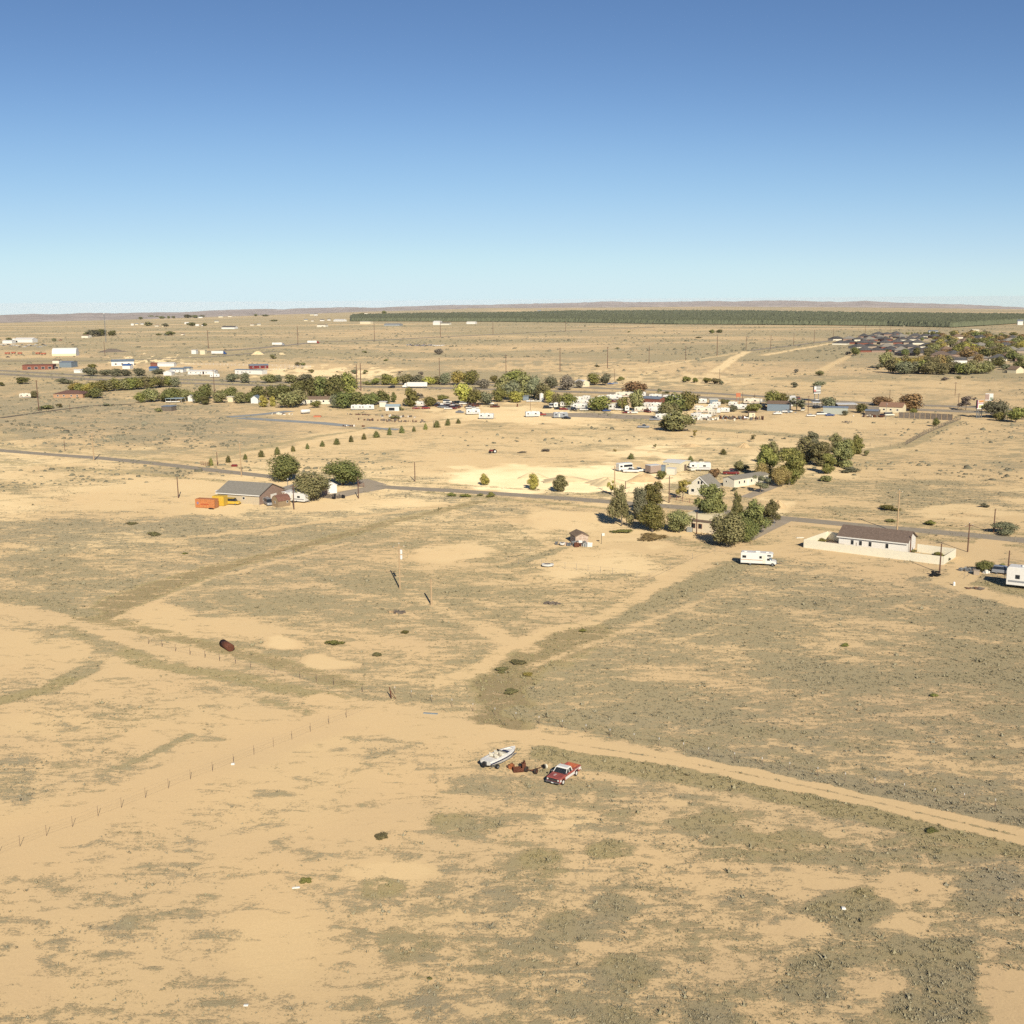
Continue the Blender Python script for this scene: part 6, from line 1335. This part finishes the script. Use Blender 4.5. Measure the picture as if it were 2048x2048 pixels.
# ================================================================ junk, trailers, small things
def junk(label,px,py,n,sx,sy,mats_,seed,name='scrap_heap',cat='scrap',h=1.0):
    r=random.Random(seed); t=thing(name,label,cat,at(px,py),R_(-20))
    for mm in mats_:
        m=MB()
        for i in range(n//len(mats_)+1):
            x,y=r.gauss(0,sx/2),r.gauss(0,sy/2); s=r.uniform(.15,.7); a=r.uniform(0,3); c,s_=math.cos(a),math.sin(a); L=r.uniform(.3,1.4); hh=r.uniform(.1,h)
            V=[(-L/2,-s/2,0),(L/2,-s/2,0),(L/2,s/2,0),(-L/2,s/2,0)]; V=[(x+u*c-v*s_,y+u*s_+v*c,0) for u,v,_ in V]; dz=r.uniform(-.1,.3)
            m.add([(u,v,0) for u,v,_ in V]+[(u+dz*.3,v,hh+dz*(i_%2)) for i_,(u,v,_) in enumerate(V)],[(0,3,2,1),(4,5,6,7),(0,1,5,4),(1,2,6,5),(2,3,7,6),(3,0,4,7)])
        m.build('rubble',mm,t)
    return t
TARP=mat('blue_tarp',(.33,.38,.38),.6); OTARP=mat('orange_tarp',(.60,.20,.10),.6)
junk('mixed junk heaped left of the peeling shed',1143,1091,26,3.2,1.2,[PLANK,STEEL,SHEDW,RUST],1)
junk('white and grey clutter against the front of the peeling shed',1160,1092,14,2.2,.6,[W_WHITE,STEEL,CONC],2,h=1.3)
junk('tangled pile of timber and scrap at the edge of the trailer park',1474,838,60,12,4,[PLANK,WOOD,STEEL,RUST],3,h=1.8)
junk('rusty scrap heap along the scrapyard front',930,812,28,26,6,[RUST,PLANK,RUST],4,h=2)
junk('junk pile before the long mobile park right of the scrap',800,834,30,16,3,[PLANK,DARKP,W_WHITE],5,h=1)
junk('pile of dark posts left of the scrapyard, on the grass',726,830,22,9,1,[WOOD,PLANK],6,h=.8,name='log_pile')
junk('long brown brush heap in the field above the blue-grey strip',790,843,50,22,3,[PLANK,DARKP,WOOD],7,h=1.1)
junk('clutter between the two pale strips with white bits',700,853,14,6,2,[W_WHITE,RUST,PLANK],8,h=.9)
junk('rubbish along the first pale strip in the field',560,829,16,10,1.6,[W_CREAM,PLANK,W_WHITE],9,h=1.2)
junk('junk around the grey lean-to beside the pale yellow house',1742,834,26,7,2.5,[PLANK,W_WHITE,RUST],10,h=1.2)
junk('clutter between white cars before the metal building',1576,826,20,6,2,[W_WHITE,BLUEM,PLANK],11,h=1.2)
junk('clutter of pallets and bins in the front right of the trailer park',1412,840,30,8,2,[W_WHITE,W_CREAM,PLANK],12,h=1.4)
junk('dark flat trailer loaded with scrap before the white gabled shed',660,996,26,6,1.4,[BLK_P,PLANK,DARKP],13,h=1.5)
junk('small heap of stones and dead branches below the two field poles',797,1226,18,1.6,.6,[DARKP,WOODP,PLANK],14,h=.45,name='debris_pile',cat='debris')
junk('small dark debris pile in the middle of the field, below the white boat',1106,1208,12,1.2,.5,[DARKP,PLANK],15,h=.4,name='debris_pile',cat='debris')
junk('broken pallets on the dirt before the green yard',1952,1178,12,1.4,.5,[PLANK,WOOD],16,h=.35,name='debris_pile',cat='debris')
junk('scattered yard clutter beside the tan box shed',1938,1142,16,1.8,1.2,[STEEL,PLANK,CONC],17,h=.7)
junk('white items and a figure-like ornament in the green yard',1971,1146,5,.5,.3,[W_WHITE],18,h=.8,name='yard_ornament',cat='ornament')
junk('dark heap at the far tan slope right of the lot',1695,845,10,3,1,[DARKP,PLANK],19,h=.8)
def slabthing(name,label,cat,px,py,L,Wd,h,m,ang=0,bev=.02):
    t=thing(name,label,cat,at(px,py),R_(ang)); MB().box(-L/2,-Wd/2,0,L/2,Wd/2,h*.7).frus((-L/2,-Wd/2,L/2,Wd/2),(-L*.4,-Wd*.3,L*.38,Wd*.35),h*.7,h).build('body_shell',m,t); return t
slabthing('tarp','torn blue-grey tarp lying by the white-tipped fence','tarp',861,1427,2.2,.5,.06,TARP,-12)
slabthing('tarp','orange tarp on the grass above the blue-grey strip','tarp',635,834,4,2,.8,OTARP)
slabthing('litter','white scrap beside the dark green foreground bush','litter',592,1776,.8,.25,.12,W_WHITE,10)
slabthing('litter','white bag at the foot of a fence post at lower left','litter',466,1529,.45,.35,.2,W_WHITE)
slabthing('litter','small white scrap near the bottom edge, left of centre','litter',492,2011,.4,.25,.1,W_WHITE)
slabthing('litter','white scrap in the big sage patch at lower right','litter',1687,1818,.4,.35,.2,W_WHITE)
slabthing('litter','pale boards lying on the grass between motorhome and walled house','litter',1600,1076,2.0,.5,.2,W_CREAM,8)
slabthing('stone_block','small white block at the corner of the dirt lane','block',1908,1171,.4,.4,.8,W_WHITE)
slabthing('pallet','dark flat plank beside the motorhome','plank',1556,1127,1.6,.6,.12,DARKP)
slabthing('farm_wagon','small dark red wagon by the roadside corral','wagon',469,933,2.2,1.0,.8,DRED)
slabthing('cover','blue round cover leaning at the tan garage wall','cover',492,1006,1.2,.3,1.2,BLUE_P)
def small_boat(label,px,py,L,ang,m):
    t=thing('small_boat',label,'boat',at(px,py),R_(ang)); rings=[]
    for u,wd,z0 in ((-1,.75,.3),(-.6,.95,.18),(0,1,.12),(.6,.75,.16),(.9,.3,.32),(1,.03,.5)):
        rings.append([(u*L/2,-wd*.85,.75),(u*L/2,-wd*.7,z0+.15),(u*L/2,0,z0),(u*L/2,wd*.7,z0+.15),(u*L/2,wd*.85,.75)])
    MB().loft(rings).build('hull',m,t); MB().box(-L*.3,-.45,.752,L*.2,.45,.78).build('cockpit',DARKP,t); return t
small_boat('low white boat hull behind the chain-link paddock fence',1096,1134,2.7,-4,W_WHITE)
small_boat('small white boat beside the junk left of the peeling shed',1125,1091,1.4,5,W_WHITE)
t=thing('basketball_hoop','basketball hoop with white backboard right of the peeling shed','hoop',at(1203,1088)); MB().tube((0,0,0),(0,0,2.6),.05).build('pole_shaft',BLK_P,t); MB().box(.1,-.08,2.1,.75,-.02,2.75).build('backboard',W_WHITE,t); MB().tube((0,0,2.5),(.2,-.05,2.5),.03,n=4).build('bracket',BLK_P,t)
# tractor
def tractor():
    t=thing('tractor','small dark red tractor standing in the open juniper field','tractor',at(986,906),R_(190))
    MB().box(-.2,-.35,.7,1.5,.35,1.35).build('hood',DRED,t); MB().box(-1.0,-.4,.6,-.2,.4,1.1).build('rear_body',DRED,t); MB().box(-.85,-.25,1.1,-.5,.25,1.45).build('seat',BLACK,t)
    for sy in (-1,1):
        w_=MB().tube((-.7,sy*.5,.75),(-.7,sy*.85,.75),.75,n=16).build('wheel',BLACK,t); MB().tube((-.7,sy*.85,.75),(-.7,sy*.88,.75),.4,n=12).build('rim',W_WHITE,w_)
        w_=MB().tube((1.2,sy*.5,.45),(1.2,sy*.75,.45),.45,n=14).build('wheel',BLACK,t)
    MB().tube((.9,.15,1.3),(.9,.15,2.0),.05).build('exhaust',BLK_P,t)
tractor()
# ================================================================ the red pickup
def hero_truck():
    a,b=at(1127,1569.5),at(1152,1552); ang=math.atan2(a.y-b.y,a.x-b.x)
    mid=(a+b)/2; W2=.98; c,s=math.cos(ang),math.sin(ang)
    # near side wheels are the truck's left side: shift centre to the truck's right
    t=thing('pickup_truck','old red and white pickup with white cab roof standing in the foreground field','pickup truck',(mid.x+s*W2*.95,mid.y-c*W2*.95,0),ang)
    R=mat('sun_faded_red_paint',(.40,.105,.08),.42,var=.2,scale=2.5,spec=.45); RB=mat('orange_red_bed_paint',(.50,.17,.09),.6,var=.2,scale=3)
    fx,rx=1.65,-1.68; zb=.42
    def arch(cx,r=.46,n=7): return [(cx+r*math.cos(PI*i/n),zb+r*math.sin(PI*i/n)*.95) for i in range(n+1)]
    # lower body outline with wheel arches, front section
    front=[(2.55,zb),(2.6,.75),(2.55,1.02),(2.4,1.08),(.95,1.16),(-.62,1.16),(-.62,zb)]+arch(fx)[::-1]
    MB().prism(front,-W2,W2).build('body',R,t,bevel=.045)
    m=MB()
    side=[(-.66,zb),(-.66,1.16),(-2.72,1.13),(-2.78,.9),(-2.75,zb+.05)]+arch(rx)[::-1]
    m.prism(side,W2-.16,W2); m.prism(side,-W2,-W2+.16); m.build('bed_side',R,t,bevel=.03)
    MB().box(-2.68,-W2+.16,.62,-.66,W2-.16,.68).build('bed_floor',RB,t)
    MB().box(-.74,-W2+.161,.68,-.66,W2-.161,1.14).build('bed_front_panel',RB,t)
    MB().box(-2.77,-W2+.161,.5,-2.69,W2-.161,1.12).build('tailgate',RB,t)
    for sy in (-1,1): MB().box(rx-.45,sy*.62-.17,.68,rx+.45,sy*.62+.17,.9).build('wheel_housing',RB,t)
    MB().prism([(-1.0,1.14),(-1.65,1.14),(-1.05,1.62)],-W2+.02,-W2+.08).build('raised_panel',RB,t)
    # cab
    cab=MB().frus((-.6,-W2+.05,.98,W2-.05),(-.45,-W2+.2,.42,W2-.2),1.15,1.66).build('cab_glass',GLASS,t)
    MB().frus((-.56,-W2+.13,.52,W2-.13),(-.44,-W2+.22,.34,W2-.22),1.63,1.76).build('roof',W_WHITE,t,bevel=.03)
    pl=MB()
    for sy in (-1,1):
        y0,y1=sy*(W2-.055),sy*(W2-.195)
        pl.tube((.97,y0,1.16),(.43,y1,1.65),.045,n=5); pl.tube((.12,y0,1.16),(.08,y1,1.65),.04,n=5); pl.tube((-.58,y0,1.16),(-.45,y1,1.65),.07,n=5)
    pl.build('window_pillar',W_WHITE,t)
    MB().tube((.99,-.8,1.17),(.99,.8,1.17),.03).build('wiper_cowl',BLK_P,t)
    MB().box(-.64,-W2+.2,1.16,-.6,W2-.2,1.2).build('rear_sill',R,t)
    for sy in (-1,1):
        y0=sy*W2; y1=sy*(W2+.012); a0,a1=min(y0,y1),max(y0,y1)
        st=MB()
        st.box(fx+.5,a0,.62,2.5,a1,.92); st.box(rx+.5,a0,.5,fx-.5,a1,.86); st.box(-2.74,a0,.62,rx-.5,a1,.96)
        st.prism([(rx-.5,.86),(rx-.35,.99),(rx+.35,.99),(rx+.5,.86),(rx+.5,.95),(rx-.5,.96)],a0,a1)
        st.build('side_stripe',W_WHITE,t)
        dh=MB().box(.72,a0,.94,.9,sy*(W2+.02) if sy>0 else a0,.98) if 0 else None
        MB().box(1.05,sy*(W2+.02)-.05,1.2,1.15,sy*(W2+.2)+.05 if sy>0 else sy*(W2)+.05,1.38).build('mirror',CHROME,t) if sy>0 else MB().box(1.05,-W2-.25,1.2,1.15,-W2-.03,1.38).build('mirror',CHROME,t)
    g_=MB().box(2.55,-.78,.68,2.62,.78,1.0).build('grille',BLK_P,t)
    for z in (.76,.84,.92): MB().box(2.62,-.58,z-.012,2.635,.58,z+.012).build('grille_bar',CHROME,g_)
    for sy in (-1,1):
        h=MB().box(2.6,sy*.76-.16,.72,2.64,sy*.76+.16,.98).build('headlight_bezel',CHROME,t); MB().tube((2.64,sy*.76,.86),(2.66,sy*.76,.86),.095,n=12).build('headlight',W_WHITE,h)
        MB().box(-2.79,sy*.86-.09,.7,-2.77,sy*.86+.09,1.0).build('tail_light',DRED,t)
    MB().box(2.6,-1.0,.46,2.78,1.0,.64).build('bumper',CHROME,t,bevel=.03); MB().box(-2.92,-.98,.44,-2.78,.98,.6).build('bumper',W_WHITE,t,bevel=.03)
    MB().box(2.79,-.16,.47,2.8,.16,.6).build('number_plate',W_WHITE,t)
    MB().box(-2.5,-.7,.3,2.4,.7,.46).build('underframe',BLACK,t)
    for x in (fx,rx):
        for sy in (-1,1):
            w_=MB().tube((x,sy*.7,.37),(x,sy*.95,.37),.37,n=20).build('wheel',BLACK,t); MB().tube((x,sy*.95,.37),(x,sy*.965,.37),.22,n=14).build('rim',W_WHITE,w_)
    MB().box(1.4,-.35,1.125,2.0,-.1,1.137).build('worn_paint_patch',mat('worn_primer',(.62,.45,.40),.6),t)
    # driver side door standing slightly open shows as dark panel on the far side
    d=MB().prism([(.05,.5),(.95,.5),(.95,1.14),(.05,1.14)],0,.06).build('far_door',R,t); d.location=(.0,-W2-.02,0)
    return t
hero_truck()
# ================================================================ the boat on its trailer
def hero_boat():
    a,b=at(973,1540),at(1028,1514); ang=math.atan2(b.y-a.y,b.x-a.x); L=5.9
    mid=(a+b)/2; t=thing('motor_boat','white speedboat with navy side stripe on a small trailer','boat',mid,ang)
    st=[(-1,.92,.45,.98),(-.8,1.04,.32,1.02),(-.4,1.12,.24,1.05),(0,1.12,.22,1.08),(.4,.98,.26,1.12),(.7,.68,.40,1.16),(.88,.36,.62,1.19),(1.0,.04,.98,1.21)]
    z=.25; hull=[];deck=[]
    for u,wd,k,g in st:
        x=u*L/2; hull.append([(x,-wd,g+z),(x,-wd*.97,g-.28+z),(x,-wd*.8,k+.18+z),(x,0,k+z),(x,wd*.8,k+.18+z),(x,wd*.97,g-.28+z),(x,wd,g+z)])
    MB().loft(hull).build('hull',W_WHITE,t)
    ns=MB(); 
    for sy in (-1,1):
        r0=[];
        for u,wd,k,g in st: x=u*L/2; r0.append([(x,sy*(wd+.015),g-.10+z),(x,sy*(wd*.985+.018),g-.27+z),(x,sy*(wd*.985-.03),g-.27+z),(x,sy*(wd-.05),g-.10+z)])
        ns.loft(r0 if sy>0 else [q[::-1] for q in r0])
    ns.build('side_stripe',mat('navy_stripe',(.03,.04,.10),.35),t)
    # raised deck ring around the cockpits
    dk=MB(); prev=None
    for sy in (-1,1):
        rr=[]
        for u,wd,k,g in st: x=u*L/2; iw=max(0.02,wd-.36); rr.append([(x,sy*iw,g+z+.01),(x,sy*iw,g+z+.11),(x,sy*(wd-.05),g+z+.05),(x,sy*(wd-.02),g+z+.0)])
        dk.loft(rr if sy<0 else [q[::-1] for q in rr])
    dk.box(-L/2,-.85,.98+z,-L/2+1.35,.85,1.11+z); dk.box(.72*L/2,-.3,1.16+z,.93*L/2,.3,1.27+z); dk.box(.08*L/2,-.78,1.05+z,.2*L/2,.78,1.22+z)
    dk.build('deck',W_WHITE,t)
    MB().box(-L/2+1.36,-.74,1.045+z,.08*L/2,.74,1.085+z).build('cockpit_floor',mat('worn_beige_vinyl',(.42,.35,.26),.8),t)
    MB().box(.21*L/2,-.6,1.07+z,.7*L/2,.6,1.13+z).build('bow_cockpit',mat('dark_blue_vinyl',(.06,.07,.12),.7),t)
    for x,y in ((-1.2,-.45),(-1.2,.45),(-.2,-.45),(-.2,.45)): 
        s_=MB().box(x-.22,y-.24,1.09+z,x+.22,y+.24,1.3+z).build('seat',W_CREAM,t,bevel=.03); MB().box(x-.26,y-.24,1.3+z,x-.16,y+.24,1.6+z).build('seat_back',W_CREAM,s_)
    MB().add([(.55,-.82,1.2+z),(.55,.82,1.2+z),(.15,.78,1.55+z),(.15,-.78,1.55+z),(.5,-.82,1.2+z),(.5,.82,1.2+z),(.1,.78,1.55+z),(.1,-.78,1.55+z)],[(0,1,2,3),(7,6,5,4),(0,3,7,4),(1,5,6,2),(3,2,6,7),(0,4,5,1)]).build('windscreen',GLASS,t)
    MB().tube((.0,.45,1.45+z),(.12,.45,1.5+z),.16,n=10).build('steering_wheel',BLACK,t)
    MB().box(-L/2-.35,-.22,.45+z,-L/2,.22,1.0+z).build('outdrive',BLK_P,t)
    tr=thing('boat_trailer','small dark trailer carrying the white speedboat','trailer',mid,ang); m=MB()
    for sy in (-1,1): m.tube((-L/2+.3,sy*.6,.4),(1.4,sy*.5,.4),.05); m.tube((1.4,sy*.5,.4),(3.3,0,.42),.05)
    m.tube((-1.6,-.9,.35),(-1.6,.9,.35),.06); m.tube((0,-.6,.4),(0,.6,.4),.05); m.build('frame',STEEL,tr)
    wheels(tr,(-1.6,),.98,.3,.2)
hero_boat()
# ================================================================ rusty machinery between boat and truck
def machinery():
    p=at(1035,1543); t=thing('rusty_machine','rusty steel hopper with raised back plate between the boat and the truck','machine',p,R_(10))
    MB().box(-.55,-.45,.08,.75,.45,.15).box(-.55,-.5,.08,.75,-.43,.62).box(-.55,.43,.08,.75,.5,.5).box(-.6,-.45,.1,-.52,.45,.55).build('bin',RUST,t)
    MB().box(.55,-.4,.5,1.05,.3,1.15).box(.8,-.3,1.1,1.0,.2,1.4).build('back_plate',RUST,t); MB().tube((-.3,-.6,.35),(.5,-.6,.35),.12,n=8).build('roller',RUST,t)
    p=at(1023,1537); t=thing('engine_block','orange-brown rusty engine block left of the rusty hopper','engine',p,R_(-15))
    MB().box(-.3,-.3,0,.35,.3,.5).box(-.15,-.2,.5,.2,.2,.7).build('block',mat('orange_rust',(.36,.13,.05),.85,var=.3,scale=6),t); MB().tube((-.45,-.1,.35),(-.3,-.1,.35),.25,n=10).build('flywheel',RUST,t)
    a,b=at(1053,1544),at(1072,1548); t=thing('axle','old rusty axle with two wheels and a drawbar beside the truck','axle',(a+b)/2,math.atan2(b.y-a.y,b.x-a.x)); L=(b-a).length
    MB().tube((-L/2,0,.38),(L/2,0,.38),.06,n=8).build('beam',RUST,t)
    for s in (-1,1):
        w_=MB().tube((s*L/2-.12,0,.38),(s*L/2+.12,0,.38),.38,n=18).build('wheel',mat('rusty_tyre',(.06,.045,.035),.9),t); MB().tube((s*L/2+.12*s,0,.38),(s*(L/2+.14),0,.38),.2,n=12).build('rim',RUST,w_)
    MB().tube((0,0,.4),(.9,1.3,.5),.05,n=6).build('drawbar',RUST,t)
    p=at(1092,1537); t=thing('wheel_hub','white wheel lying beside a dark tyre left of the truck','wheel',p,R_(30)); MB().tube((-.1,0,.3),(.1,0,.3),.3,n=16).build('rim',W_CREAM,t); MB().tube((-.35,.1,.3),(-.2,.1,.3),.31,n=16).build('tyre',BLACK,t)
machinery()
